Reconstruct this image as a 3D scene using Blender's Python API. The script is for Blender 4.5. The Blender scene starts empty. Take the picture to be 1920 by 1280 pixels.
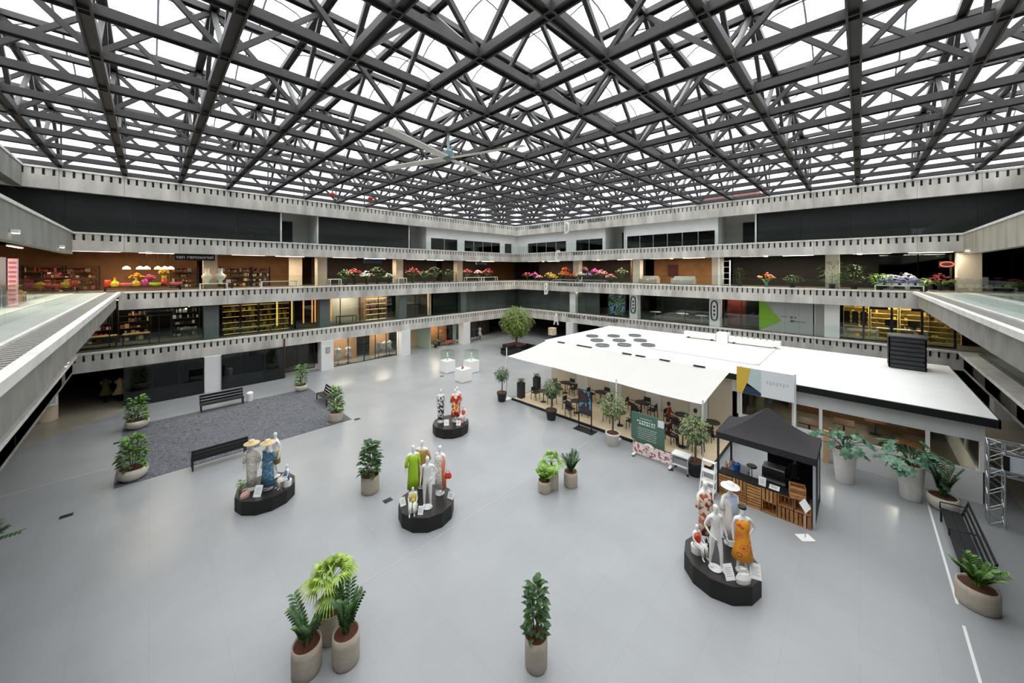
import bpy, math, random
from mathutils import Vector, Matrix, Euler
rnd = random.Random(7)
PI = math.pi
scene = bpy.context.scene
COL = scene.collection

# ---------------------------------------------------------------- camera, sky, exposure
A1 = math.radians(44.377)                      # heading of the view, between the two wall directions
cd = bpy.data.cameras.new('camera')
cd.sensor_fit = 'HORIZONTAL'; cd.sensor_width = 36.0
cd.lens = 666.34 / 1920 * 36.0
cd.shift_y = -(640 - 507.5) / 1920
cd.clip_end = 600
cam = bpy.data.objects.new('camera', cd); COL.objects.link(cam)
cam.location = (0, 0, 8.75)
cam.rotation_euler = (PI / 2, 0, A1 - PI / 2)
scene.camera = cam

w = bpy.data.worlds.new('overcast_sky'); scene.world = w; w.use_nodes = True
nt = w.node_tree; bg = nt.nodes['Background']
bg.inputs['Strength'].default_value = 6.2
tc = nt.nodes.new('ShaderNodeTexCoord'); nz = nt.nodes.new('ShaderNodeTexNoise'); cr = nt.nodes.new('ShaderNodeValToRGB')
nz.inputs['Scale'].default_value = 2.2; nz.inputs['Detail'].default_value = 4
nt.links.new(tc.outputs['Generated'], nz.inputs['Vector']); nt.links.new(nz.outputs['Fac'], cr.inputs['Fac'])
cr.color_ramp.elements[0].position = .25; cr.color_ramp.elements[0].color = (.86, .91, .97, 1)
cr.color_ramp.elements[1].position = .55; cr.color_ramp.elements[1].color = (1, 1, 1, 1)
sx = nt.nodes.new('ShaderNodeSeparateXYZ'); hz = nt.nodes.new('ShaderNodeValToRGB'); mu = nt.nodes.new('ShaderNodeMixRGB'); mu.blend_type = 'MULTIPLY'; mu.inputs['Fac'].default_value = 1
nt.links.new(tc.outputs['Generated'], sx.inputs[0]); nt.links.new(sx.outputs['Z'], hz.inputs['Fac'])
hz.color_ramp.elements[0].position = .0; hz.color_ramp.elements[0].color = (.17, .19, .24, 1)      # overcast: zenith about three times brighter than the low sky
hz.color_ramp.elements.new(.25).color = (.42, .44, .47, 1)
hz.color_ramp.elements[2].position = 1.0; hz.color_ramp.elements[2].color = (1, 1, 1, 1)
nt.links.new(cr.outputs['Color'], mu.inputs['Color1']); nt.links.new(hz.outputs['Color'], mu.inputs['Color2']); nt.links.new(mu.outputs['Color'], bg.inputs['Color'])
scene.cycles.transparent_max_bounces = 24; scene.cycles.max_bounces = 7; scene.cycles.diffuse_bounces = 3; scene.cycles.glossy_bounces = 3
vs = scene.view_settings
vs.view_transform = 'Standard'; vs.look = 'None'; vs.exposure = 0.0; vs.gamma = 1.0; vs.use_curve_mapping = False

# ---------------------------------------------------------------- materials
def lin(h):
    h = h.lstrip('#')
    def c(x):
        x = int(x, 16) / 255
        return x / 12.92 if x <= .04045 else ((x + .055) / 1.055) ** 2.4
    return (c(h[0:2]), c(h[2:4]), c(h[4:6]), 1)
MATS = {}
def mat(name, hexcol, rough=.6, metal=0, var=0, scale=4, emit=0, spec=.5, trans=0, streak=None, bump=0):
    if name in MATS: return MATS[name]
    m = bpy.data.materials.new(name); m.use_nodes = True
    t = m.node_tree; b = t.nodes['Principled BSDF']; c = lin(hexcol)
    b.inputs['Base Color'].default_value = c; b.inputs['Roughness'].default_value = rough
    b.inputs['Metallic'].default_value = metal; b.inputs['Specular IOR Level'].default_value = spec
    if trans: b.inputs['Transmission Weight'].default_value = trans
    if emit:
        b.inputs['Emission Color'].default_value = c; b.inputs['Emission Strength'].default_value = emit
    if var:
        g = t.nodes.new('ShaderNodeNewGeometry'); n = t.nodes.new('ShaderNodeTexNoise'); r = t.nodes.new('ShaderNodeValToRGB')
        n.inputs['Scale'].default_value = scale; n.inputs['Detail'].default_value = 5
        src = g.outputs['Position']
        if streak:
            mp = t.nodes.new('ShaderNodeMapping'); mp.inputs['Scale'].default_value = streak
            t.links.new(src, mp.inputs['Vector']); src = mp.outputs['Vector']
        t.links.new(src, n.inputs['Vector'])
        r.color_ramp.elements[0].position = .3; r.color_ramp.elements[1].position = .7
        r.color_ramp.elements[0].color = tuple(x * (1 - var) for x in c[:3]) + (1,)
        r.color_ramp.elements[1].color = tuple(min(1, x * (1 + var)) for x in c[:3]) + (1,)
        t.links.new(n.outputs['Fac'], r.inputs['Fac']); t.links.new(r.outputs['Color'], b.inputs['Base Color'])
        if bump:
            bp = t.nodes.new('ShaderNodeBump'); bp.inputs['Strength'].default_value = bump
            t.links.new(n.outputs['Fac'], bp.inputs['Height']); t.links.new(bp.outputs['Normal'], b.inputs['Normal'])
    MATS[name] = m
    return m

def print_mat(name, cols, scale=14, kind='voronoi', rough=.7, dist=0):
    """a printed fabric or a picture: cells / noise through a stepped ramp"""
    m = bpy.data.materials.new(name); m.use_nodes = True
    t = m.node_tree; b = t.nodes['Principled BSDF']; b.inputs['Roughness'].default_value = rough
    tc = t.nodes.new('ShaderNodeTexCoord'); r = t.nodes.new('ShaderNodeValToRGB'); r.color_ramp.interpolation = 'CONSTANT'
    if kind == 'voronoi':
        n = t.nodes.new('ShaderNodeTexVoronoi'); n.inputs['Scale'].default_value = scale; out = n.outputs['Color']
    elif kind == 'rings':
        n = t.nodes.new('ShaderNodeTexVoronoi'); n.inputs['Scale'].default_value = scale; out = n.outputs['Distance']
    elif kind == 'wave':
        n = t.nodes.new('ShaderNodeTexWave'); n.inputs['Scale'].default_value = scale; n.inputs['Distortion'].default_value = dist or 6; out = n.outputs['Fac']
    else:
        n = t.nodes.new('ShaderNodeTexNoise'); n.inputs['Scale'].default_value = scale; n.inputs['Detail'].default_value = 3; out = n.outputs['Fac']
    t.links.new(tc.outputs['Object'], n.inputs['Vector'])
    e = r.color_ramp.elements
    lo, hi = (.3, .68) if kind == 'noise' else (0.0, .9)
    if kind == 'rings': hi = .55
    for i, c in enumerate(cols):
        p = lo + (hi - lo) * i / max(1, len(cols))
        if i < 2: e[i].position = p; e[i].color = lin(c)
        else: e.new(p).color = lin(c)
    t.links.new(out, r.inputs['Fac']); t.links.new(r.outputs['Color'], b.inputs['Base Color'])
    MATS[name] = m
    return m

def glass_mat(name, tint, gloss=.08, rough=.02, fres=.4):
    m = bpy.data.materials.new(name); m.use_nodes = True
    t = m.node_tree; t.nodes.remove(t.nodes['Principled BSDF'])
    o = t.nodes['Material Output']; tr = t.nodes.new('ShaderNodeBsdfTransparent'); gl = t.nodes.new('ShaderNodeBsdfGlossy')
    mx = t.nodes.new('ShaderNodeMixShader'); lw = t.nodes.new('ShaderNodeLayerWeight'); fr = t.nodes.new('ShaderNodeMath'); fr.operation = 'POWER'; fr.inputs[1].default_value = 5
    ad = t.nodes.new('ShaderNodeMath'); ad.operation = 'MULTIPLY_ADD'; ad.use_clamp = True; ad.inputs[1].default_value = fres; ad.inputs[2].default_value = gloss
    lw.inputs['Blend'].default_value = .5; t.links.new(lw.outputs['Facing'], fr.inputs[0])
    tr.inputs['Color'].default_value = lin(tint); gl.inputs['Roughness'].default_value = rough; gl.inputs['Color'].default_value = (.9, .95, .95, 1)
    t.links.new(fr.outputs[0], ad.inputs[0]); t.links.new(ad.outputs[0], mx.inputs[0]); t.links.new(tr.outputs[0], mx.inputs[1]); t.links.new(gl.outputs[0], mx.inputs[2])
    t.links.new(mx.outputs[0], o.inputs['Surface'])
    MATS[name] = m
    return m

def leaf_mat(name, a, b):
    m = bpy.data.materials.new(name); m.use_nodes = True
    t = m.node_tree; p = t.nodes['Principled BSDF']; p.inputs['Roughness'].default_value = .42
    g = t.nodes.new('ShaderNodeNewGeometry'); n = t.nodes.new('ShaderNodeTexNoise'); n.inputs['Scale'].default_value = 9
    r = t.nodes.new('ShaderNodeValToRGB'); r.color_ramp.elements[0].position = .35; r.color_ramp.elements[1].position = .68
    r.color_ramp.elements[0].color = lin(a); r.color_ramp.elements[1].color = lin(b)
    t.links.new(g.outputs['Position'], n.inputs['Vector']); t.links.new(n.outputs['Fac'], r.inputs['Fac']); t.links.new(r.outputs['Color'], p.inputs['Base Color'])
    MATS[name] = m
    return m

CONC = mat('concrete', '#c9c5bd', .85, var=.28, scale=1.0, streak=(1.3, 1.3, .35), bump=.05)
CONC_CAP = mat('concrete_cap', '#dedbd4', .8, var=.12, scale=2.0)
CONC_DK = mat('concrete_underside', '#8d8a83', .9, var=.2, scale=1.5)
STEEL = mat('roof_steel', '#44403f', .55, var=.15, scale=3)
STEEL2 = mat('roof_steel_web', '#3d3a39', .5, var=.12, scale=4)
ALU = mat('aluminium', '#c9ccd0', .35, .8)
BLACK = mat('black_panel', '#111214', .55, var=.1, scale=2)
BLACKM = mat('black_metal', '#141416', .45)
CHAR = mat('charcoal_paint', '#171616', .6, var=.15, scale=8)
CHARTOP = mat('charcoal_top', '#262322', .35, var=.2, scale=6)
WHITE = mat('white_paint', '#f2f1ee', .5)
WHITEW = mat('white_wall', '#e6e6e4', .7, var=.03, scale=1)
ROOFW = mat('white_membrane', '#ececea', .6, var=.02, scale=1.2)
PLAST = mat('white_plastic', '#f6f5f3', .35)
CREAM = mat('cream_wall', '#d8cfbe', .75, var=.05, scale=1)
BEIGE = mat('beige_column', '#cbb9a0', .75, var=.06, scale=2)
BROWN = mat('brown_wall', '#8a5f38', .8, var=.25, scale=.8)
DKBROWN = mat('dark_brown_wall', '#2f231b', .8, var=.3, scale=.8)
DKGREY = mat('dark_grey_wall', '#33363a', .6, var=.15, scale=.8)
INTFLOOR = mat('shop_floor', '#6f675d', .4, var=.12, scale=1)
BEIGEFL = mat('beige_floor', '#a59b8a', .4, var=.1, scale=.7)
INTCEIL = mat('shop_ceiling', '#57514a', .85, var=.1, scale=1)
OAK = mat('oak_wood', '#c79a63', .6, var=.2, scale=7, streak=(1, 1, 6))
CRATE = mat('crate_wood', '#b98450', .7, var=.28, scale=9)
DKWOOD = mat('dark_wood', '#5c3a20', .6, var=.25, scale=5)
DECKM = mat('deck_floor', '#d9c6a4', .55, var=.08, scale=3)
SOIL = mat('bark_soil', '#5a3425', .95, var=.35, scale=40)
POTC = mat('pot_grey_beige', '#b5aa9a', .8, var=.1, scale=12, streak=(1, 1, 3))
POTB = mat('pot_cream', '#d9d0bf', .7, var=.06, scale=10)
POTW = mat('pot_white', '#f5f1e9', .5, var=.03, scale=6)
POTK = mat('pot_charcoal', '#2b2d30', .6, var=.1, scale=8)
BARK = mat('bark', '#6b5a48', .9, var=.25, scale=18)
MANN = mat('mannequin_white', '#f1efec', .3)
SKIN = mat('skin', '#c99678', .55)
LAMP = mat('lamp_diffuser', '#fff1d8', .5, emit=5)
WARM = mat('warm_glow', '#ffd9a0', .5, emit=4)
GOLD = mat('gold_glow', '#e8c860', .5, emit=1.6)
ORANGEGLOW = mat('orange_glow', '#f0a060', .5, emit=1.5)
PINK = mat('pink_sign', '#f0b6bd', .6)
GREENSIGN = mat('green_exit', '#1d9a58', .5, emit=.8)
GLASS = glass_mat('clear_glass', '#f7fbf9', .012, .02, .3)
ROOFGL = glass_mat('roof_glass', '#f8fafa', .0, .3, .05)
SHOPGL = glass_mat('shop_glass', '#dfe5e3', .03, .02, .4)
DARKGL = glass_mat('dark_glass', '#848e90', .06, .03, .5)
GREYGL = mat('grey_back_painted_glass', '#4a504d', .12, var=.15, scale=.7)
LEAF_A = leaf_mat('leaf_mid', '#2c5a1c', '#6f9a3c')
LEAF_B = leaf_mat('leaf_dark', '#1f3f18', '#4a7236')
LEAF_C = leaf_mat('leaf_yellow', '#6f9430', '#b9cf5a')
LEAF_D = leaf_mat('leaf_olive', '#4c5f32', '#8f9f68')
LEAF_E = leaf_mat('leaf_blue_green', '#2a5238', '#6f9478')
LEAF_F = leaf_mat('leaf_fresh', '#5d8f2a', '#a6cc58')

def floor_mat():
    m = bpy.data.materials.new('grey_vinyl_floor'); m.use_nodes = True
    t = m.node_tree; b = t.nodes['Principled BSDF']
    g = t.nodes.new('ShaderNodeNewGeometry')
    br = t.nodes.new('ShaderNodeTexBrick'); br.inputs['Scale'].default_value = 1.0
    br.inputs['Brick Width'].default_value = 1.3; br.inputs['Row Height'].default_value = 1.3; br.inputs['Mortar Size'].default_value = .004
    br.offset = 0.0
    br.inputs['Color1'].default_value = lin('#989a9c'); br.inputs['Color2'].default_value = lin('#9a9c9e'); br.inputs['Mortar'].default_value = lin('#909294')
    n = t.nodes.new('ShaderNodeTexNoise'); n.inputs['Scale'].default_value = .5; n.inputs['Detail'].default_value = 8
    mx = t.nodes.new('ShaderNodeMixRGB'); mx.blend_type = 'OVERLAY'; mx.inputs['Fac'].default_value = .14
    t.links.new(g.outputs['Position'], br.inputs['Vector']); t.links.new(g.outputs['Position'], n.inputs['Vector'])
    t.links.new(br.outputs['Color'], mx.inputs['Color1']); t.links.new(n.outputs['Fac'], mx.inputs['Color2']); t.links.new(mx.outputs['Color'], b.inputs['Base Color'])
    b.inputs['Roughness'].default_value = .27; b.inputs['Specular IOR Level'].default_value = .5
    return m
FLOOR = floor_mat()
RUG = print_mat('rug_mottle', ['#46484e', '#575960', '#686a70', '#4e5056', '#5f6167'], 4, 'noise', .95)

# ---------------------------------------------------------------- geometry helpers
class G:
    def __init__(s): s.v = []; s.f = []; s.m = []; s.k = 0
    def add(s, vs, fs):
        o = len(s.v); s.v += [tuple(p) for p in vs]; s.f += [tuple(i + o for i in f) for f in fs]; s.m += [s.k] * len(fs); return s
    def mat(s, k): s.k = k; return s
    def box(s, x0, x1, y0, y1, z0, z1):
        x0, x1 = min(x0, x1), max(x0, x1); y0, y1 = min(y0, y1), max(y0, y1); z0, z1 = min(z0, z1), max(z0, z1)
        return s.add([(x0, y0, z0), (x1, y0, z0), (x1, y1, z0), (x0, y1, z0), (x0, y0, z1), (x1, y0, z1), (x1, y1, z1), (x0, y1, z1)],
                     [(0, 3, 2, 1), (4, 5, 6, 7), (0, 1, 5, 4), (1, 2, 6, 5), (2, 3, 7, 6), (3, 0, 4, 7)])
    def bar(s, p, q, w, h=None, up=(0, 0, 1)):
        p, q = Vector(p), Vector(q); h = h or w; d = (q - p).normalized(); u = Vector(up)
        if abs(d.dot(u)) > .98: u = Vector((1, 0, 0))
        a = d.cross(u).normalized() * w / 2; b = a.cross(d).normalized() * h / 2
        return s.add([p - a - b, p + a - b, p + a + b, p - a + b, q - a - b, q + a - b, q + a + b, q - a + b],
                     [(0, 1, 2, 3), (7, 6, 5, 4), (1, 0, 4, 5), (2, 1, 5, 6), (3, 2, 6, 7), (0, 3, 7, 4)])
    def tube(s, pts, r, n=8, cap=True):
        pts = [Vector(p) for p in pts]; rs = r if isinstance(r, (list, tuple)) else [r] * len(pts)
        vs = []; fs = []; pa = None
        for i, p in enumerate(pts):
            d = (pts[min(i + 1, len(pts) - 1)] - pts[max(i - 1, 0)]).normalized()
            if pa is None: pa = d.cross(Vector((0, 0, 1)) if abs(d.z) < .9 else Vector((1, 0, 0))).normalized()
            a = (pa - d * pa.dot(d)).normalized(); b = d.cross(a); pa = a
            vs += [p + (a * math.cos(t) + b * math.sin(t)) * rs[i] for t in (2 * PI * k / n for k in range(n))]
        for i in range(len(pts) - 1):
            fs += [(i * n + k, i * n + (k + 1) % n, (i + 1) * n + (k + 1) % n, (i + 1) * n + k) for k in range(n)]
        if cap: fs += [tuple(range(n - 1, -1, -1)), tuple(range((len(pts) - 1) * n, len(pts) * n))]
        return s.add(vs, fs)
    def lathe(s, prof, n=20, c=(0, 0, 0), sx=1, sy=1, cap=True):
        vs = []; fs = []
        for r, z in prof:
            vs += [(c[0] + sx * r * math.cos(2 * PI * k / n), c[1] + sy * r * math.sin(2 * PI * k / n), c[2] + z) for k in range(n)]
        for i in range(len(prof) - 1):
            fs += [(i * n + k, i * n + (k + 1) % n, (i + 1) * n + (k + 1) % n, (i + 1) * n + k) for k in range(n)]
        if cap: fs += [tuple(range(n - 1, -1, -1)), tuple(range((len(prof) - 1) * n, len(prof) * n))]
        return s.add(vs, fs)
    def ell(s, c, rx, ry=None, rz=None, n=10, m=6):
        ry = ry or rx; rz = rz or rx
        return s.lathe([(max(1e-3, math.sin(PI * i / m)), -math.cos(PI * i / m) * rz) for i in range(m + 1)], n, c, rx, ry)
    def prism(s, poly, z0, z1):
        n = len(poly)
        return s.add([(x, y, z0) for x, y in poly] + [(x, y, z1) for x, y in poly],
                     [tuple(range(n - 1, -1, -1)), tuple(range(n, 2 * n))] + [(k, (k + 1) % n, n + (k + 1) % n, n + k) for k in range(n)])
    def loft(s, rings, n=14, cap=True):
        """rings: (x, y, z, rx, ry)"""
        vs = []; fs = []
        for x, y, z, rx, ry in rings:
            vs += [(x + rx * math.cos(2 * PI * k / n), y + ry * math.sin(2 * PI * k / n), z) for k in range(n)]
        for i in range(len(rings) - 1):
            fs += [(i * n + k, i * n + (k + 1) % n, (i + 1) * n + (k + 1) % n, (i + 1) * n + k) for k in range(n)]
        if cap: fs += [tuple(range(n - 1, -1, -1)), tuple(range((len(rings) - 1) * n, len(rings) * n))]
        return s.add(vs, fs)
    def leaf(s, base, d, L, w, droop=.25, up=None):
        b = Vector(base); d = Vector(d).normalized(); u = Vector(up) if up else Vector((0, 0, 1))
        side = d.cross(u)
        side = side.normalized() if side.length > .05 else Vector((1, 0, 0))
        nrm = side.cross(d).normalized()
        p = [b, b + d * L * .35 + nrm * L * .05, b + d * L * .7 - Vector((0, 0, droop * L * .3)), b + d * L - Vector((0, 0, droop * L))]
        e = nrm * w * .12
        return s.add([p[0], p[1] - side * w * .5 + e, p[1], p[1] + side * w * .5 + e, p[2] - side * w * .4 + e, p[2], p[2] + side * w * .4 + e, p[3]],
                     [(0, 2, 1), (0, 3, 2), (1, 2, 5, 4), (2, 3, 6, 5), (4, 5, 7), (5, 6, 7)])
    def mesh(s, name, mats=None, smooth=False):
        me = bpy.data.meshes.new(name); me.from_pydata(s.v, [], s.f)
        for m in (mats if isinstance(mats, (list, tuple)) else [mats] if mats else []): me.materials.append(m)
        if any(s.m): me.polygons.foreach_set('material_index', s.m)
        if smooth: me.polygons.foreach_set('use_smooth', [True] * len(me.polygons))
        me.update(); return me
    def obj(s, name, mats, parent=None, loc=(0, 0, 0), rz=0, smooth=False):
        return inst(name, s.mesh(name, mats, smooth), parent, loc, (0, 0, rz))

def inst(name, me, parent=None, loc=(0, 0, 0), rot=(0, 0, 0), scale=None):
    o = bpy.data.objects.new(name, me); COL.objects.link(o); o.location = loc; o.rotation_euler = rot
    if scale: o.scale = scale if isinstance(scale, (tuple, list)) else (scale,) * 3
    if parent: o.parent = parent
    return o
def empty(name, loc=(0, 0, 0), rz=0, parent=None):
    o = bpy.data.objects.new(name, None); COL.objects.link(o); o.location = loc; o.rotation_euler = (0, 0, rz); o.empty_display_size = .2
    if parent: o.parent = parent
    return o
def tag(o, label=None, cat=None, group=None, kind=None):
    if label: o['label'] = label
    if cat: o['category'] = cat
    if group: o['group'] = group
    if kind: o['kind'] = kind
    return o
def thing(name, label, cat, loc=(0, 0, 0), rz=0, group=None): return tag(empty(name, loc, rz), label, cat, group)
def struct(name, label=None): return tag(empty(name), label, None, None, 'structure')
def stuff(o): o['kind'] = 'stuff'; return o
def text(s, size, m, parent=None, loc=(0, 0, 0), rot=(PI / 2, 0, 0), name='lettering', ext=.012, xs=1.0, bold=0):
    c = bpy.data.curves.new(name, 'FONT'); c.body = s; c.size = size; c.extrude = ext; c.align_x = 'CENTER'; c.align_y = 'CENTER'; c.offset = bold
    c.materials.append(m)
    tmp = bpy.data.objects.new(name, c); COL.objects.link(tmp)
    me = bpy.data.meshes.new_from_object(tmp.evaluated_get(bpy.context.evaluated_depsgraph_get()))
    bpy.data.objects.remove(tmp); me.name = name
    return inst(name, me, parent, loc, rot, (xs, 1, 1))
ORD = ('first', 'second', 'third', 'fourth', 'fifth', 'sixth', 'seventh', 'eighth', 'ninth', 'tenth')
FACE_L = (PI / 2, 0, 0)              # upright, read while looking along +y (towards the left wall)
FACE_R = (PI / 2, 0, -PI / 2)        # upright, read while looking along +x (towards the right wall)

# ---------------------------------------------------------------- setting: atrium, 36 m square, four storeys
VL, UR = 33.7, 35.3                  # planes of the left and right gallery edges
NLX, NRY = -3.2, -4.6                # gallery edges on the two sides by the viewer
LV = [0, 3.7, 7.4, 11.1, 14.8]
def W(side, s, d, z):
    return {'L': (s, VL + d, z), 'R': (UR + d, s, z), 'NL': (NLX - d, s, z), 'NR': (s, NRY - d, z)}[side]
ROT = {'L': 0, 'R': -PI / 2, 'NL': PI / 2, 'NR': PI}
def wbox(g, side, s0, s1, d0, d1, z0, z1):
    a = W(side, s0, d0, z0); b = W(side, s1, d1, z1)
    return g.box(a[0], b[0], a[1], b[1], a[2], b[2])

fl = G().box(-13, 44, -14, 43, -.3, 0).obj('floor', FLOOR); tag(fl, 'light grey smooth atrium floor with faint square joints', kind='structure')
# pale joint strips let into the floor
G().box(3.3, 16.9, 9.9, 9.94, 0, .004).obj('joint_strip', mat('joint_pale', '#a3a5a6', .5), fl)
for a_, b_ in ((9.0, 14.05), (14.85, 20.9)): G().box(a_, b_, -1.86, -1.805, 0, .005).obj('joint_strip', mat('joint_white', '#e2e3e1', .5), fl)
G().box(-12, -1.05, 23.75, 23.83, 0, .004).obj('joint_strip', mat('joint_pale', '#a3a5a6', .5), fl)
G().prism([(-12.9, 22), (-4.9, 29.0), (-1.0, 32.9), (-1.0, 42.9), (-12.9, 42.9)], 0, .006).obj('beige_tile_zone', BEIGEFL, fl)
G().box(17.0, 43.9, -13.9, -4.3, 0, .006).obj('beige_tile_zone', BEIGEFL, fl)

def fascia_mesh(H):
    g = G(); X = 1.294
    g.mat(1).box(-X, X, -.05, .46, -.11, 0); g.mat(0)
    g.box(-X, X, .42, .46, -.5, -.11)
    for k in range(8):
        a = -1.3 + k * .3714 - .13; b = a + .26
        g.box(max(a, -X), min(b, X), 0, .42, -.5, -.11)
    g.box(-X, X, -.025, .32, -H, -.5)
    return g.mesh('fascia_panel', [CONC, CONC_CAP])
def plain_fascia(H, CONC):
    g = G(); X = 1.294
    g.mat(1).box(-X, X, -.05, .46, -.11, 0); g.mat(0).box(-X, X, 0, .32, -H, -.11)
    return g.mesh('fascia_panel', [CONC, CONC_CAP])
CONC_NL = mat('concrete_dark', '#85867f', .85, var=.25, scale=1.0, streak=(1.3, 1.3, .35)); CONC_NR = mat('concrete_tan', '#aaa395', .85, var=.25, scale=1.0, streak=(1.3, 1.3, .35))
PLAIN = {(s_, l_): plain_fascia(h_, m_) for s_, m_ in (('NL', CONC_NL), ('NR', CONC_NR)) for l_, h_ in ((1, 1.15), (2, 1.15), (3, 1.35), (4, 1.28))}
FAS = {1: fascia_mesh(1.15), 2: fascia_mesh(1.15), 3: fascia_mesh(1.15), 4: fascia_mesh(1.28)}
PANE = G().box(-1.285, 1.285, -.008, .008, 0, .98).mesh('balustrade_pane', GLASS)
RAIL = G().box(-1.29, 1.29, -.012, .012, .98, 1.0).mesh('pane_edge', mat('glass_edge', '#8fb0a6', .3))

def storey(side, parent, lv, s_hi, npan, sgn=-1, d_f=0, pane_d=.28):
    """gallery slab edge with its cast fascia panels and glass balustrade; s runs from s_hi in steps of sgn*2.6"""
    z = LV[lv]
    for k in range(npan):
        s = s_hi + sgn * (k + .5) * 2.6
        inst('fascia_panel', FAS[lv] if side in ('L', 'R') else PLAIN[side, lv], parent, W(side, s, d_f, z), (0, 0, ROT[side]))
        if lv < 4:
            p = inst('balustrade_pane', PANE, parent, W(side, s, pane_d, z), (0, 0, ROT[side]))

walls = {}
for side, nm in (('L', 'wall_left'), ('R', 'wall_right'), ('NL', 'wall_near_left'), ('NR', 'wall_near_right')):
    walls[side] = struct(nm, {'L': 'far gallery wall of four concrete storeys, shops behind', 'R': 'gallery wall of four concrete storeys behind the cafe',
                              'NL': 'concrete galleries along the near side by the bridge', 'NR': 'concrete galleries along the near side by the truss gate'}[side])
slabs = {}
EXT = {'L': (-11.2, 43.3), 'R': (-12.6, VL), 'NL': (-4.6, VL), 'NR': (-11.2, UR)}
BEX = {'L': (-11.2, 43.3), 'R': (-12.6, 41.7), 'NL': (-12.6, 41.7), 'NR': (-11.2, 43.3)}
for side in walls:
    for lv in (1, 2, 3, 4):
        g = G(); d0 = .3
        if side in ('NL', 'NR') and lv == 4: d0 = 2.2
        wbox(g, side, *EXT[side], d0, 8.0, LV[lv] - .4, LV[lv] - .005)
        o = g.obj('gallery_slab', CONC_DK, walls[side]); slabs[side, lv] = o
        # interior ceiling and floor finish
        if side in ('L', 'R'):
            wbox(G(), side, *EXT[side], .36, 7.95, LV[lv] - .46, LV[lv] - .405).obj('ceiling_panel', INTCEIL, o)
            if lv < 4: wbox(G(), side, *EXT[side], .36, 7.95, LV[lv] - .004, LV[lv] + .004).obj('floor_finish', INTFLOOR, o)
for lv, nL, nR in ((1, 15, 15), (2, 14, 14), (3, 15, 15), (4, 16, 16)):
    storey('L', slabs['L', lv], lv, UR, nL); storey('R', slabs['R', lv], lv, VL, nR)
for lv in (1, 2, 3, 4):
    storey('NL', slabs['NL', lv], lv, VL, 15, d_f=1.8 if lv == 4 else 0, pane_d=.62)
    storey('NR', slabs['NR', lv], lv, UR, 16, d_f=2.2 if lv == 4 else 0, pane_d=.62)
# outer back walls and flat roof edge behind the galleries
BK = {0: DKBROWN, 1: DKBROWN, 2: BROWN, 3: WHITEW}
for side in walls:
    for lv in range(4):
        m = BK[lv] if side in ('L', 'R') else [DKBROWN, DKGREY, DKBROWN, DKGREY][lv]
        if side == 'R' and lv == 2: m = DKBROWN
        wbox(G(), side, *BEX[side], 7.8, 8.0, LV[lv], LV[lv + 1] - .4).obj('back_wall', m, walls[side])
# columns carried through all storeys
COLS = {'L': (-4.6, 3.25, 11.03, 18.62, 26.6), 'R': (24.8, 17.1, 9.4, 1.5, -6.2)}
for side, ss in COLS.items():
    for s in ss:
        for lv in range(4):
            g = G()
            if lv == 0: wbox(g, side, s - .5, s + .5, -.15, .85, 0, 2.55); m = WHITEW
            elif lv == 1: wbox(g, side, s - .42, s + .42, .5, 1.3, 3.7, 6.95); m = mat('grey_green_column', '#5f6663', .6) if side == 'L' else WHITEW
            elif lv == 2 and s in (-4.6, -6.2): continue
            elif lv == 2: wbox(g, side, s - .4, s + .4, 1.2, 2.0, 7.4, 10.65); m = BEIGE if side == 'L' else CREAM
            else: wbox(g, side, s - .35, s + .35, 1.3, 2.0, 11.1, 14.35); m = WHITEW
            g.obj('column', m, walls[side])

# ledges with open gratings along the near galleries
def ledge(side, lv, d_out, s0, s1, inner):
    z = LV[lv]; t = 1 if side == 'NL' else 1
    e = empty('walkway_ledge', parent=walls[side])
    g = G(); wbox(g, side, s0, s1, d_out, d_out + .16, z - .17, z); g.obj('edge_beam', CONC_CAP, e)
    g = G(); wbox(g, side, s0, s1, d_out + .2, d_out + .4, z - 1.0, z - .17); g.obj('lower_beam', CONC_DK, e)
    g = G(); wbox(g, side, s0, s1, d_out + .6, d_out + .68, z - .3, z + .01); g.obj('inner_rail', CONC_CAP, e)
    if inner > d_out + .9:
        g = G(); wbox(g, side, s0, s1, d_out + .7, inner, z - .3, z - .02); g.obj('walkway_deck', mat('walkway_pale', '#a9b0aa', .5, var=.08), e)
    g = G(); s = s0
    while s < s1:
        wbox(g, side, s, s + .055, d_out + .16, d_out + .6, z - .28, z - .03); s += .24
    stuff(g.obj('grating', mat('grating_grey', '#b5b2ab', .6), e))
G().box(-1.35, -1.08, VL - .02, VL + .4, LV[2] - 1.15, LV[2]).obj('corner_block', CONC, walls['L']); G().box(UR - .02, UR + .4, -2.85, -2.4, LV[2] - 1.15, LV[2]).obj('corner_block', CONC, walls['R'])
ledge('NL', 2, -1.95, -4.5, VL, .05)
ledge('NR', 2, -2.1, -1.2, UR, .05)
ledge('NL', 1, -.2, -4.5, VL, .1)
ledge('NR', 1, -.2, -1.2, UR, .1)
for k in range(14):
    inst('balustrade_pane', PANE, slabs['NL', 2], W('NL', VL - (k + .5) * 2.6, -.65, LV[2]), (0, 0, ROT['NL']))
    inst('balustrade_pane', PANE, slabs['NR', 2], W('NR', UR - (k + .5) * 2.6, -.9, LV[2]), (0, 0, ROT['NR']))

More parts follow.
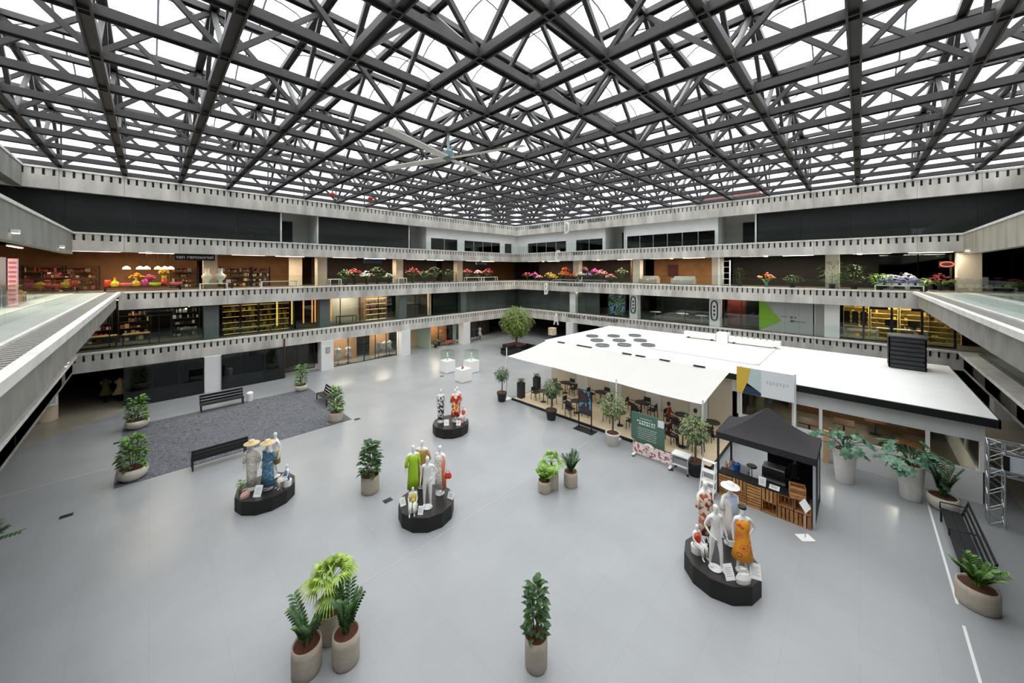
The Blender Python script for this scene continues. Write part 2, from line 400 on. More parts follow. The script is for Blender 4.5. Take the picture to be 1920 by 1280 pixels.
# ---------------------------------------------------------------- top storey: black panels, recesses, white walls with window strips
def span(side, a, b, step):
    n = max(1, round(abs(b - a) / step)); return [(a + (b - a) * k / n, a + (b - a) * (k + 1) / n) for k in range(n)]
def black_run(side, a, b):
    for s0, s1 in span(side, a, b, 2.6):
        g = G(); wbox(g, side, min(s0, s1) + .006, max(s0, s1) - .006, .42, .52, 11.1, 14.3); g.obj('black_panel', BLACK, walls[side])
def white_run(side, a, b, wins):
    lo, hi = min(a, b), max(a, b)
    g = G(); wbox(g, side, lo, hi, .42, .6, 12.42, 14.3); g.obj('white_wall_band', WHITEW, walls[side])
    cur = lo
    for s0, s1 in sorted((min(x), max(x)) for x in wins) + [(hi, hi)]:
        if s0 - cur > .02:
            g = G(); wbox(g, side, cur, s0, .42, .6, 11.1, 12.42); g.obj('white_pier', WHITEW, walls[side])
        if s1 > s0:
            for p0, p1 in span(side, s0, s1, 1.5):
                g = G(); wbox(g, side, p0 + .03, p1 - .03, .5, .52, 11.14, 12.4); g.obj('window_pane', DARKGL, walls[side])
                g = G(); wbox(g, side, p1 - .03, p1 + .03, .46, .56, 11.12, 12.42); g.obj('window_mullion', ALU, walls[side])
            g = G(); wbox(g, side, s0, s1, 1.6, 1.7, 11.1, 12.6); g.obj('dim_office_wall', DKGREY, walls[side])
        cur = s1
black_run('L', -6.3, 7.57); black_run('L', 10.46, 19.23)
white_run('L', 21.5, 35.74, [(21.97, 25.63), (26.67, 32.63), (33.5, 34.8)])
white_run('R', 34.14, 20.45, [(32.0, 25.7), (24.26, 20.7)])
white_run('R', 17.95, 9.2, [(17.78, 9.35)])
black_run('R', 6.1, -8)
for side, a, b in (('L', 7.57, 10.46), ('L', 19.23, 21.5), ('R', 18.0, 20.45), ('R', 6.2, 9.2)):   # open recesses
    lo, hi = min(a, b), max(a, b)
    g = G(); wbox(g, side, lo, hi, 2.6, 2.75, 11.1, 14.3); g.obj('recess_wall', mat('recess_grey', '#c9c7c0', .8), walls[side])
    g = G(); wbox(g, side, hi - .12, hi, .42, 2.6, 11.1, 14.3); g.obj('recess_side', WHITEW, walls[side])
    g = G(); wbox(g, side, lo, lo + .12, .42, 2.6, 11.1, 14.3); g.obj('recess_side', WHITEW, walls[side])
    g = G(); wbox(g, side, lo + .3, lo + 1.4, 2.5, 2.6, 11.1, 13.1); g.obj('recess_door', BLACK, walls[side])

# ---------------------------------------------------------------- roof: two-way grid of trusses, glazed domes above
ceil = struct('ceiling', 'dark steel space grid of two-way roof trusses under white glazed domes')
ZB, ZT, CELL = 14.98, 17.55, 2.6
UL = [-1.07 + CELL * k for k in range(-2, 15)]; VLN = [.1 + CELL * k for k in range(-3, 14)]
def hsect(L, W_=.3, H_=.24):
    """rolled section laid flat: two upright flanges joined by a web"""
    g = G(); t = .05
    g.box(0, L, -W_ / 2, -W_ / 2 + t, -H_ / 2, H_ / 2); g.box(0, L, W_ / 2 - t, W_ / 2, -H_ / 2, H_ / 2); g.box(0, L, -W_ / 2 + t, W_ / 2 - t, -.02, .05)
    return g
LEN = CELL * 16
CH_B = hsect(LEN).mesh('bottom_chord', STEEL); CH_T = hsect(LEN, .26, .2).mesh('top_chord', STEEL)
DG1 = G().bar((0, 0, 0), (CELL, 0, ZT - ZB), .15, .13, up=(0, 1, 0)).mesh('diagonal', STEEL2)
DG2 = G().bar((0, 0, ZT - ZB), (CELL, 0, 0), .15, .13, up=(0, 1, 0)).mesh('diagonal', STEEL2)
def roof_truss(x, y, rz, par):
    e = empty('roof_truss', (x, y, 0), rz, ceil)
    inst('bottom_chord', CH_B, e, (0, 0, ZB)); inst('top_chord', CH_T, e, (0, 0, ZT))
    for k in range(16):
        inst('diagonal', (DG1, DG2)[(k + par) % 2], e, (k * CELL, 0, ZB))      # staggered from truss to truss
for i, v in enumerate(VLN): roof_truss(UL[0], v, 0, i + 1)
for i, u in enumerate(UL): roof_truss(u, VLN[0], PI / 2, i + 1)
def dome():
    g = G(); N = 6; h = CELL / 2 - .02
    P = [[(-h + 2 * h * i / N, -h + 2 * h * j / N, .42 * (1 - (2 * i / N - 1) ** 2) ** .7 * (1 - (2 * j / N - 1) ** 2) ** .7) for j in range(N + 1)] for i in range(N + 1)]
    vs = [p for r in P for p in r]
    return g.add(vs, [(i * (N + 1) + j, (i + 1) * (N + 1) + j, (i + 1) * (N + 1) + j + 1, i * (N + 1) + j + 1) for i in range(N) for j in range(N)]), P
gd, P = dome(); DOME = gd.mesh('skylight_dome', ROOFGL, True)
gr = G()
for idx in (3,):
    gr.tube([Vector(P[i][idx]) for i in range(7)], .03, 4); gr.tube([Vector(P[idx][j]) for j in range(7)], .03, 4)
RIB = gr.mesh('dome_rib', mat('dome_rib_grey', '#8a8d90', .5))
for i in range(16):
    for j in range(16):
        o = inst('skylight_dome', DOME, ceil, (UL[i] + CELL / 2, VLN[j] + CELL / 2, ZT + .12))
        inst('dome_rib', RIB, o)
# clerestory glazing round the edge of the roof
for k in range(16):
    for x, y, r in ((UL[k] + 1.3, VLN[-1] + .25, 0), (UL[-1] + .25, VLN[k] + 1.3, PI / 2)):
        inst('clerestory_pane', G().box(-1.28, 1.28, -.01, .01, ZB - .15, ZT).mesh('clerestory_pane', ROOFGL) if k == 0 and r == 0 else bpy.data.meshes['clerestory_pane'], ceil, (x, y, 0), (0, 0, r))
        inst('clerestory_post', G().box(-.04, .04, -.04, .04, ZB - .2, ZT + .1).mesh('clerestory_post', STEEL2) if k == 0 and r == 0 else bpy.data.meshes['clerestory_post'], ceil, (x - (1.3 if r == 0 else 0), y - (1.3 if r else 0), 0))

# ---------------------------------------------------------------- neighbouring blocks seen through the roof edge
def office_block(label, x0, x1, y0, y1, h, hexc, face):
    t = thing('office_building', label, 'building', ((x0 + x1) / 2, (y0 + y1) / 2, -.3))
    sx, sy = (x1 - x0) / 2, (y1 - y0) / 2
    G().box(-sx, sx, -sy, sy, 0, h).obj('facade', mat('facade_' + hexc[1:], hexc, .8, var=.08, scale=.3), t)
    me = G().box(-1.4, 1.4, -.06, .06, -.75, .75).mesh('window_pane', DARKGL2)
    z = 15.5
    while z < h - 1:
        n = int((2 * sx if face == 'y' else 2 * sy) / 4)
        for k in range(n):
            a = -(n - 1) * 2 + k * 4
            inst('window', me, t, (a, -sy, z) if face == 'y' else (-sx, a, z), (0, 0, 0 if face == 'y' else PI / 2))
        z += 3.2
    return t
DARKGL2 = mat('far_window', '#5d666e', .25)
office_block('red brick block beyond the roof edge behind the cafe', 75, 85, 13, 23, 23.5, '#7d5044', 'x')
office_block('pale grey block beyond the roof edge above the right wall', 78, 88, -34, 8, 22, '#9aa2a8', 'x')
office_block('blue-grey block beyond the roof edge above the left wall', -40, 8, 80, 92, 23, '#8f9aa6', 'y')
office_block('long beige block beyond the roof edge near the far corner', 26, 62, 78, 90, 22, '#a89a8c', 'y')

# ---------------------------------------------------------------- shops behind the galleries
FRAMEB = mat('shop_frame_black', '#1b1b1c', .4)
win_no = [0]
def shop_window(side, s0, s1, d, z0, z1, gl, step=1.5, frame=FRAMEB, fw=.05):
    """glazed shop front: panes between slim posts, one structure"""
    win_no[0] += 1
    e = tag(empty('window_%d' % win_no[0]), 'glazed shop front with slim posts', None, None, 'structure')
    for a, b in span(side, s0, s1, step):
        lo, hi = min(a, b), max(a, b)
        wbox(G(), side, lo + fw / 2, hi - fw / 2, d - .01, d + .01, z0 + fw, z1 - fw).obj('pane', gl, e)
        wbox(G(), side, lo - fw / 2, lo + fw / 2, d - .04, d + .04, z0, z1).obj('frame_post', frame, e)
    lo, hi = min(s0, s1), max(s0, s1)
    wbox(G(), side, hi - fw / 2, hi + fw / 2, d - .04, d + .04, z0, z1).obj('frame_post', frame, e)
    wbox(G(), side, lo, hi, d - .04, d + .04, z1 - fw, z1).obj('frame_head', frame, e)
    wbox(G(), side, lo, hi, d - .04, d + .04, z0, z0 + fw).obj('frame_sill', frame, e)
    return e
def partition(side, s, d0, d1, z0, z1, m):
    wbox(G(), side, s - .06, s + .06, d0, d1, z0, z1).obj('partition_wall', m, walls[side])
def panel(side, s0, s1, d, z0, z1, m, name='wall_panel'):
    return wbox(G(), side, min(s0, s1) + .01, max(s0, s1) - .01, d, d + .06, z0, z1).obj(name, m, walls[side])
def lamp_light(t, L, pw, w_=.1, col=(1, .86, .68)):
    ld = bpy.data.lights.new('lamp_light', 'AREA'); ld.shape = 'RECTANGLE'; ld.size = L; ld.size_y = w_; ld.energy = pw; ld.color = col
    lo = bpy.data.objects.new('lamp_light', ld); COL.objects.link(lo); lo.parent = t; lo.location = (0, 0, -.02)
def strip_light(side, s, d, z, L, label, across=False, group='ceiling strip lights', pw=140):
    p = W(side, s, d, z); r = ROT[side] + (PI / 2 if across else 0)
    t = thing('strip_light', label, 'light', p, r, group)
    G().box(-L / 2, L / 2, -.07, .07, .03, .09).obj('housing', WHITE, t)
    G().box(-L / 2 + .02, L / 2 - .02, -.055, .055, 0, .03).obj('diffuser', LAMP, t)
    lamp_light(t, L, pw)
PALETTES = {
    'mixed': ['#8a4a2a', '#c8a060', '#3a2a22', '#b8a890', '#5a3626', '#7a7468'],
    'gold': ['#d8b450', '#8a6a2a', '#c9a24a', '#5a4422', '#a8752e'],
    'grey': ['#9aa09e', '#4a4e50', '#c8ccc8', '#2a2c2e'],
    'red': ['#a02a20', '#5a1a18', '#c85a40', '#e0b0a0']}
GOODS = {k: [mat('goods_%s_%d' % (k, i), c, .6) for i, c in enumerate(v)] for k, v in PALETTES.items()}
def shelf_unit(side, s, d, z, wd, h, n, label, frame, pal, depth=.45, back=None, glow=None, fill=.8, group=None):
    t = thing('shelving_unit', label, 'shelves', W(side, s, d, z), ROT[side], group)
    X = wd / 2
    for sx in (-1, 1): G().box(sx * X - .02, sx * X + .02, 0, depth, 0, h).obj('side_panel', frame, t)
    if back: G().box(-X, X, depth - .02, depth, 0, h).obj('back_panel', back, t)
    g = G()
    for k in range(n + 1):
        zz = .06 + k * (h - .08) / n
        G().box(-X, X, 0, depth, zz - .025, zz).obj('shelf', frame, t)
        if glow: G().box(-X + .03, X - .03, .0, .03, zz - .05, zz - .028).obj('shelf_light', glow, t)
        if k < n:
            x = -X + .08
            while x < X - .1:
                ww = rnd.uniform(.08, .24)
                if rnd.random() < fill and x + ww < X - .03:
                    g.mat(rnd.randrange(len(GOODS[pal])))
                    hh = rnd.uniform(.35, .85) * (h / n - .08)
                    if rnd.random() < .4: g.lathe([(ww * .35, 0), (ww * .48, hh * .5), (ww * .2, hh)], 7, (x + ww / 2, depth * .45, zz))
                    else: g.box(x, x + ww, .06, depth * .8, zz, zz + hh)
                x += ww + .03
    if g.v: stuff(g.obj('merchandise', GOODS[pal], t))
    return t
def vase(side, s, d, z, prof, m, label, group=None, name='vase', cat='vase'):
    return tag(G().lathe(prof, 16).obj(name, m, None, W(side, s, d, z), smooth=True), label, cat, group)
def bouquet(p, label, cols, r=.35, h=.5, n=26, pot=None, group=None, green=LEAF_A, name='flower_bouquet'):
    t = thing(name, label, 'flowers', p, rnd.uniform(0, 6), group)
    G().lathe([(.1, 0), (.14, h * .45), (.13, h * .46)], 12).obj('flower_bucket', pot or POTW, t)
    g = G(); gl = G()
    for k in range(n):
        a = rnd.uniform(0, 2 * PI); q = r * math.sqrt(rnd.random()); zz = h * .75 + (r - q) * .7 + rnd.uniform(-.06, .12)
        g.mat(rnd.randrange(len(cols))); g.ell((q * math.cos(a), q * math.sin(a), zz), rnd.uniform(.05, .1), None, .05, 6, 4)
        gl.leaf((q * .3 * math.cos(a), q * .3 * math.sin(a), h * .4), (math.cos(a), math.sin(a), 1.1), r * 1.1, .09)
    stuff(g.obj('blooms', cols, t)); stuff(gl.obj('stems_and_leaves', green, t))
    return t
def shrub(p, label, r, h, lm, n=90, pot=POTK, pr=.2, ph=.35, group=None, ll=.2, lw=.1, name='potted_shrub'):
    t = thing(name, label, 'plant', p, rnd.uniform(0, 6), group)
    G().lathe([(pr * .8, 0), (pr, ph), (pr * .9, ph), (pr * .9, ph - .03)], 14).obj('pot', pot, t)
    G().tube([(0, 0, ph - .05), (0, 0, ph + h * .5)], .02, 6).obj('stem', BARK, t)
    g = G()
    for k in range(n):
        a = rnd.uniform(0, 2 * PI); q = rnd.random() ** .5; zz = ph + h * rnd.random()
        f = math.sin(PI * min(1, max(.05, (zz - ph) / h))) ** .6
        x, y = q * r * f * math.cos(a), q * r * f * math.sin(a)
        g.leaf((x, y, zz), (math.cos(a), math.sin(a), rnd.uniform(-.1, .9)), ll, lw, .3)
    stuff(g.obj('foliage', lm, t))
    return t
def fmat(h): return mat('bloom_' + h[1:], h, .7)

# --- left wall, second gallery: home and flower shops
for k, s in enumerate((-2.4, .6, 5.6, 8.6, 13.0, 16.2, 20.5, 23.4, 28.6, 31.6)):
    strip_light('L', s, 1.2 + .5 * (k % 2), 9.97, 2.2, 'slim white strip light under the middle left gallery ceiling, %s from the bridge end' % ORD[k], group='strip lights of the middle left gallery')
for s0, s1, m in ((-11, 2.8, BROWN), (3.6, 10.6, BROWN), (11.4, 26.2, DKBROWN), (27, 35, DKBROWN)):
    panel('L', s0, s1, 5.6, 7.4, 10.4, m)
panel('L', 8.9, 10.0, 3.4, 7.4, 10.4, BEIGE)
def pendant(side, s, d, z, label):
    t = thing('pendant_lamp', label, 'lamp', W(side, s, d, z), 0, 'row of white pendant lamps in the home shop')
    G().lathe([(.04, .22), (.17, .12), (.2, 0), (.16, 0)], 14).obj('lamp_shade', WARM, t, smooth=True)
    G().tube([(0, 0, .2), (0, 0, 10.33 - z)], .012, 5).obj('cord', BLACKM, t)
for k, s in enumerate((-1.05, -.42, -.1, .45, .8, 1.1)):
    pendant('L', s, 1.6, 8.85, 'glowing pendant lamp over the bright vases, %s from the bridge end' % ORD[k])
tb = lambda s, d, z, wd, dp, h, label, top=WHITE, side='L', leg=None, cat='table', name='display_table', group=None: table(side, s, d, z, wd, dp, h, label, top, leg or top, cat, name, group)
def table(side, s, d, z, wd, dp, h, label, top, leg, cat, name, group):
    t = thing(name, label, cat, W(side, s, d, z), ROT[side], group); X, Y = wd / 2, dp / 2
    G().box(-X, X, -Y, Y, h - .05, h).obj('table_top', top, t)
    for a in (-1, 1):
        for b in (-1, 1): G().box(a * (X - .03) - .03, a * (X - .03) + .03, b * (Y - .03) - .03, b * (Y - .03) + .03, 0, h - .05).obj('leg', leg, t)
    return t
tb(-.2, 1.1, 7.4, 3.6, .7, .3, 'long low dark display table under the bright vases', CHAR)
YEL, RED, ORG, MAG, LIM, CORAL = [mat('glaze_' + n, c, .35) for n, c in (('yellow', '#e8c02a'), ('red', '#d8402a'), ('orange', '#f09a20'), ('magenta', '#c83a86'), ('lime', '#c8d232'), ('coral', '#ee6a60'))]
BOWL = [(.12, 0), (.28, .1), (.33, .24), (.3, .24), (.1, .06)]; BOTT = [(.16, 0), (.24, .12), (.18, .3), (.05, .42), (.05, .6), (.07, .62)]
CYL = [(.13, 0), (.15, .2), (.14, .45), (.12, .45)]
for s, prof, m, lab in ((-1.85, CYL, RED, 'red cylinder vase, first of the bright vases'), (-1.55, BOTT, YEL, 'yellow long-necked vase beside the red cylinder vase'),
                        (-1.05, BOWL, CORAL, 'coral bowl between the two yellow long-necked vases'), (-.6, BOTT, mat('glaze_gold', '#e0a830', .35), 'golden long-necked vase beside the magenta pot'),
                        (-.2, CYL, MAG, 'magenta pot in the row of bright vases'), (.3, BOWL, LIM, 'lime yellow bowl in the row of bright vases'), (1.35, BOWL, mat('glaze_pink', '#e8606c', .4), 'pink bowl at the end of the bright vases')):
    vase('L', s, .9, 7.7, prof, m, lab)
vase('L', .75, 1.2, 7.7, [(.14, 0), (.14, .5), (.13, .5)], RED, 'tall red vase holding the orange flower tower')
bouquet(W('L', .75, 1.2, 8.1), 'tall tower of orange flowers above the red vase', [fmat('#f0a01e'), fmat('#f4b83a')], .28, .7, 30, pot=YEL)
bouquet(W('L', -.55, 1.5, 7.75), 'spray of orange flowers behind the golden vase', [fmat('#f0921e'), fmat('#eab040')], .4, .7, 26, pot=RED)
bouquet(W('L', .05, 1.5, 7.75), 'bunch of magenta flowers behind the lime bowl', [fmat('#d0307c'), fmat('#e05a90')], .32, .62, 26, pot=MAG)
URN = [(.14, 0), (.12, .18), (.3, .4), (.33, .52), (.24, .68), (.13, .78), (.15, 1.1), (.17, 1.12)]
CRM = mat('cream_ceramic', '#e6d9bf', .45)
tb(3.4, .85, 7.4, 1.6, .5, .42, 'white open display stand under the cream urns')
vase('L', 3.02, .85, 7.82, URN, CRM, 'cream bulbous urn, the left of a pair beside the black sign', name='urn', cat='urn')
vase('L', 3.78, .85, 7.82, URN, mat('grey_ceramic', '#d2c8b8', .45), 'greyish cream urn, the right of a pair beside the black sign', name='urn', cat='urn')
sg = thing('hanging_sign', 'black hanging shop sign with white lettering above the cream urns', 'sign', W('L', 2.35, .75, 9.74))
G().box(-1.1, 1.1, -.06, .06, -.24, .24).obj('sign_board', BLACKM, sg)
text('van remoortel', .35, WHITE, sg, (0, -.065, 0), ext=.004, bold=.004)
for x in (-.9, .9): G().tube([(x, 0, .24), (x, 0, .62)], .012, 5).obj('hanger', BLACKM, sg)
for s, wd, pal, lab in ((-4.9, 1.6, 'red', 'dark shelf of red and pink goods at the end of the middle left gallery'), (-3.2, 1.5, 'mixed', 'brown shelf of small goods beside the red goods shelf'), (5.3, 2.2, 'mixed', 'brown shelf of goods behind the cream urns'),
                        (7.0, 1.4, 'grey', 'grey goods shelf in the brown shop bay'), (2.0, 1.6, 'mixed', 'shelf of small goods behind the pink bowl')):
    shelf_unit('L', s, 4.6, 7.4, wd, 1.7, 4, lab, DKBROWN, pal)
tb(7.6, .8, 7.4, 2.6, .6, .5, 'long glass-topped low white table in the brown shop', mat('pale_top', '#b9bdb8', .2), leg=WHITE)
G2 = [mat('card_pink', '#e8b0c8', .6)]
tag(G().box(-.14, .14, -.01, .01, 0, .26).obj('price_card', G2, None, W('L', 4.25, .75, 7.82)), 'small pink card beside the cream urns', 'card')
tb(4.25, .85, 7.4, .5, .4, .42, 'small dark plinth under the pink card', CHAR)
# white open side tables, flower bays
tb(11.95, .8, 7.4, 1.0, .6, .6, 'white open cube table before the beige column of the flower shop', WHITE)
tb(18.6, .8, 7.4, .95, .6, .6, 'white open cube table between two flower bays', WHITE)
FL = {'red': ['#b02a2a', '#d86a6a', '#7a1c2a'], 'dkgreen': ['#23401f', '#3a5a2c', '#8a8a70'], 'white': ['#e8e6de', '#c8ccb0', '#f6f4ee'], 'pink': ['#e6a0a8', '#f0b8a8', '#d88090'], 'orange': ['#f07a2a', '#ee5a30', '#f8a040'], 'yellow': ['#e8b020', '#d8c84a', '#f0d060'], 'purple': ['#8f80b8', '#b0a4d0', '#6a4a80'], 'magenta': ['#c03a9a', '#d860b0', '#8a2a70']}
def fl_bay(side, z, lst, grp):
    for s, d, col, r, h, lab in lst:
        bouquet(W(side, s, d, z + (.3 if side == 'R' and d < .95 and 20.4 < s < 27.8 else 0)), lab, [fmat(c) for c in FL[col]], r * 1.2, h, 46, pot=POTK, green=LEAF_B, group=grp)
fl_bay('L', 7.4, [(13.1, 1.3, 'dkgreen', .6, 1.3, 'tall dark green bunch next to the beige column'), (14.1, 1.7, 'red', .55, 1.5, 'tall dark red flower bunch in the first flower bay'), (15.1, 1.2, 'white', .6, 1.1, 'white flower bunch in the first flower bay'),
                  (16.3, 1.5, 'dkgreen', .7, 1.6, 'tall green bunch in the middle of the first flower bay'), (17.4, 1.2, 'white', .5, .9, 'low white flower bunch near the white cube table'),
                  (20.3, 1.4, 'red', .7, 1.5, 'red flower bunch in the second flower bay'), (21.6, 1.1, 'dkgreen', .6, 1.2, 'low dark green bunch in the second flower bay'), (23.2, 1.6, 'dkgreen', .8, 1.6, 'large dark green bunch in the second flower bay'), (25.0, 1.2, 'dkgreen', .7, 1.3, 'dark green bunch by the third beige column'),
                  (28.0, 1.6, 'red', .6, 1.5, 'dark red bunch in the corner flower bay'), (29.6, 1.4, 'pink', .45, 1.4, 'pale pink bunch in the corner flower bay'), (31.2, 1.3, 'red', .6, 1.5, 'red bunch at the end of the corner flower bay')], 'flower bunches of the left gallery')
for s, lab in ((28.2, 'long white counter at the corner flower bay, left one'), (31.0, 'long white counter at the corner flower bay, right one')):
    tb(s, .7, 7.4, 2.4, .5, .55, lab, WHITE)
for s, c in ((15.6, '#2a3a5a'), (29.8, '#3a4a5a')):
    tag(wbox(G(), 'L', s - .9, s + .9, .9, .98, 9.5, 9.85).obj('hanging_sign', mat('sign_' + c[1:], c, .5)), 'dark blue hanging sign over the %s flower bay' % ('first' if s < 20 else 'corner'), 'sign')

# --- left wall, first gallery: dim glazed shops
ZA, ZAT = 3.7, 6.5
for s0, s1, gl, st in ((-11, 2.8, SHOPGL, 2.3), (3.7, 8.9, SHOPGL, 2.6), (8.9, 18.2, SHOPGL, 1.9), (19.0, 22.0, DARKGL, 1.5)):
    shop_window('L', s0, s1, 1.3, ZA, ZAT, gl, st)
for k, (a, b) in enumerate(span('L', 22.6, 26.1, 1.2)): panel('L', a, b, 1.0, ZA, ZAT, mat('black_glass', '#101416', .12), 'glass_panel')
for a, b in span('L', 27.1, 36.28, 2.0): panel('L', a, b, 1.0, ZA, ZAT, GREYGL, 'glass_panel')
partition('L', 22.3, 1.0, 7, ZA, ZAT, BEIGE); partition('L', 8.9, 1.4, 7, ZA, ZAT, DKBROWN); partition('L', 3.6, 1.4, 7, ZA, ZAT, DKGREY)
panel('L', 12.2, 15.2, 3.4, ZA, ZAT, CREAM); panel('L', 15.2, 18.2, 3.2, ZA, ZAT, mat('warm_beige', '#b8926a', .7)); panel('L', 19.2, 22.0, 3.0, ZA, ZAT, BEIGE)
for s, lab in ((4.6, 'first'), (5.8, 'second'), (7.0, 'third'), (8.1, 'fourth')):
    shelf_unit('L', s, 2.2, ZA, 1.1, 2.3, 5, 'gold-lit display shelf full of goods, %s from the grey-green column' % lab, DKWOOD, 'gold', glow=GOLD, back=DKWOOD)
tb(5.6, 1.75, ZA, 3.2, .5, .45, 'long low gold-lit display bench in the jewellery shop', mat('pale_gold', '#cbb66a', .4), leg=DKWOOD)
for k, (s, m, lab) in enumerate(((7.6, GOLD, 'gold'), (8.7, GOLD, 'gold'), (9.6, ORANGEGLOW, 'orange'), (10.3, ORANGEGLOW, 'orange'), (10.55, ORANGEGLOW, 'orange'), (11.9, ORANGEGLOW, 'orange'))):
    tag(wbox(G(), 'L', s - .05, s + .05, 1.55, 1.62, ZA + .4, ZAT - .1).obj('light_column', m), 'slim upright glowing %s light strip behind the first gallery glass, %s of the six' % (lab, ORD[k]), 'light', lab + ' upright light strips')
for s, d, wd, lab in ((-2.3, 2.0, 1.6, 'wooden display table with box-shaped base at the end of the first gallery'), (-.6, 1.9, 1.3, 'light wooden display crate table in the brown shop')):
    tb(s, d, ZA, wd, .8, .75, lab, OAK, leg=DKWOOD)
for s, lab, pal in ((-2.6, 'dim shelf of red goods at the end of the first gallery', 'red'), (-.7, 'dim shelf of brown goods behind the wooden table', 'mixed'), (2.0, 'dim shelf of grey goods beside the grey-green column', 'grey')):
    shelf_unit('L', s, 3.6, ZA, 1.6, 2.3, 5, lab, DKBROWN, pal)
fs = thing('framed_sign', 'grey framed shop sign hanging in the brown shop window', 'sign', W('L', .55, 1.9, 5.75))
G().box(-.75, .75, -.04, .04, -.2, .2).obj('sign_frame', mat('sign_grey', '#7d786c', .6), fs); G().box(-.62, .62, -.05, -.035, -.07, .07).obj('sign_slot', CHAR, fs)
for k, (s, zz) in enumerate(((1.75, 6.15), (1.95, 5.9), (2.12, 6.1))):
    tag(G().ell((0, 0, 0), .07).obj('bulb', WARM, None, W('L', s, 2.4, zz)), 'small glowing bulb in the brown shop window, %s' % ('left of the three', 'lowest of the three', 'right of the three')[k], 'bulb', 'cluster of glowing bulbs')
tb(13.4, 1.9, ZA, 1.6, .9, .7, 'grey sofa table behind the reflecting glass of the first gallery', DKGREY)
shelf_unit('L', 16.6, 2.4, ZA, 2.2, 2.2, 4, 'warm lit shelf near the second grey-green column', OAK, 'mixed', glow=WARM)

for s, d, pw, lab in ((-1.5, 2.4, 70, 'added fill light strip in the brown shop of the first gallery'), (1.6, 2.4, 50, 'added fill light strip before the grey-green column of the first gallery'), (5.8, 2.0, 40, 'added fill light strip in the gold-lit shop'), (13.6, 2.4, 110, 'added fill light strip before the cream wall of the first gallery'), (16.8, 2.2, 80, 'added fill light strip over the warm lit shelf'), (20.6, 2.0, 60, 'added fill light strip in the dim bay past the second column')):
    strip_light('L', s, d, 6.75, 1.6, lab, group=None, pw=pw)  # strips added to brighten the first gallery shops, no such fittings known
for s, d, pw, lab in ((13.3, 2.6, 90, 'added fill light strip in the meeting showroom'), (7.7, 1.5, 50, 'added fill light strip before the red showroom panel')):
    strip_light('R', s, d, 6.75, 2.0, lab, group=None, pw=pw)  # likewise added, to lighten the showrooms of the right wall
# --- left wall, ground floor
shop_window('L', -1.1, 2.75, -.2, 0, 2.55, DARKGL, 1.3); shop_window('L', 3.75, 7.7, -.2, 0, 2.55, DARKGL, 1.3)
wbox(G(), 'L', -1.1, 7.7, 1.6, 1.7, 0, 3.3).obj('wall_panel', DKGREY, walls['L'])
shop_window('L', 7.75, 10.5, 1.6, 0, 3.2, SHOPGL, 1.3); shop_window('L', 11.55, 14.6, .6, 0, 3.2, SHOPGL, 1.5); shop_window('L', 14.6, 18.0, .7, 0, 3.2, SHOPGL, 1.1); shop_window('L', 22.0, 30.0, 1.4, 0, 3.2, SHOPGL, 1.6)
partition('L', 7.75, -.1, 7.5, 0, 3.2, DKWOOD)
panel('L', 11.6, 14.6, 2.4, 0, 3.2, mat('warm_shop', '#a8805e', .8)); panel('L', 8, 10.5, 3.4, 0, 3.2, DKBROWN); panel('L', 15.9, 18, 2.4, 0, 3.2, mat('warm_shop', '#a8805e', .8))
panel('L', 19.3, 22.0, 3.2, 0, 3.2, BEIGE); partition('L', 22.0, .6, 4.2, 0, 3.2, mat('mint_wall', '#9db5ac', .7))
panel('L', 22.1, 25.6, 2.6, 0, 3.2, mat('terracotta', '#b4714a', .8, var=.25, scale=.8)); panel('L', 26.9, 33, 3.0, 0, 3.2, DKBROWN)
panel('L', 25.6, 26.1, 1.3, 0, 3.2, mat('mint_wall', '#9db5ac', .7))
FRM = mat('notice_frame', '#6d6a62', .5)
n = thing('wall_notice', 'small framed notice on the first white ground-floor column', 'notice', W('L', 11.05, -.17, 1.75)); G().box(-.17, .17, -.02, .02, -.25, .25).obj('frame', FRM, n); G().box(-.13, .13, -.03, -.015, -.21, .21).obj('sheet', mat('notice_sheet', '#b4b0a4', .7), n)
def torso_stand(p, rz, label, m, h=1.55, group=None, flare=.34):
    t = thing('dress_form', label, 'mannequin', p, rz, group)
    G().lathe([(.16, 0), (.15, .02), (.02, .04), (.02, h - .75)], 12).obj('stand', BLACKM, t)
    G().loft([(0, 0, h - 1.05, flare, flare * .8), (0, 0, h - .62, .17, .13), (0, 0, h - .5, .14, .1), (0, 0, h - .28, .18, .12), (0, 0, h - .12, .17, .1), (0, 0, h - .06, .07, .06), (0, 0, h, .06, .05)]).obj('dress', m, t, smooth=True)
    for a in (-1, 1): G().loft([(a * .17, 0, h - .34, .05, .07), (a * .23, 0, h - .2, .06, .07), (a * .18, 0, h - .11, .05, .05)], 8).obj('sleeve', m, t, smooth=True)
CRMD = mat('cream_dress', '#d9c48e', .8); WHD = mat('white_dress', '#dfe2e2', .8); 
torso_stand(W('L', -2.0, 2.2, 0), 0, 'dim cream dress on a stand, the left of two in the dark shop', mat('olive_dress', '#7a6a44', .8)); torso_stand(W('L', -1.35, 1.9, 0), .2, 'pale yellow dress with puff sleeves in the dark shop', CRMD, flare=.4)
for s, m, lab in ((12.4, WHD, 'white dress in the shop window right of the framed notice'), (13.3, WHD, 'second white dress in the shop window right of the framed notice'), (16.3, mat('grey_dress', '#9aa6ad', .8), 'grey dress in the window before the second white column'), (16.9, WHD, 'white dress in the middle of the window before the second white column'), (17.5, mat('patterned_white_dress', '#cfd4d6', .8), 'flared pale dress beside the second white column')):
    torso_stand(W('L', s, 1.2, 0), rnd.uniform(-.4, .4), lab, m, flare=.36)
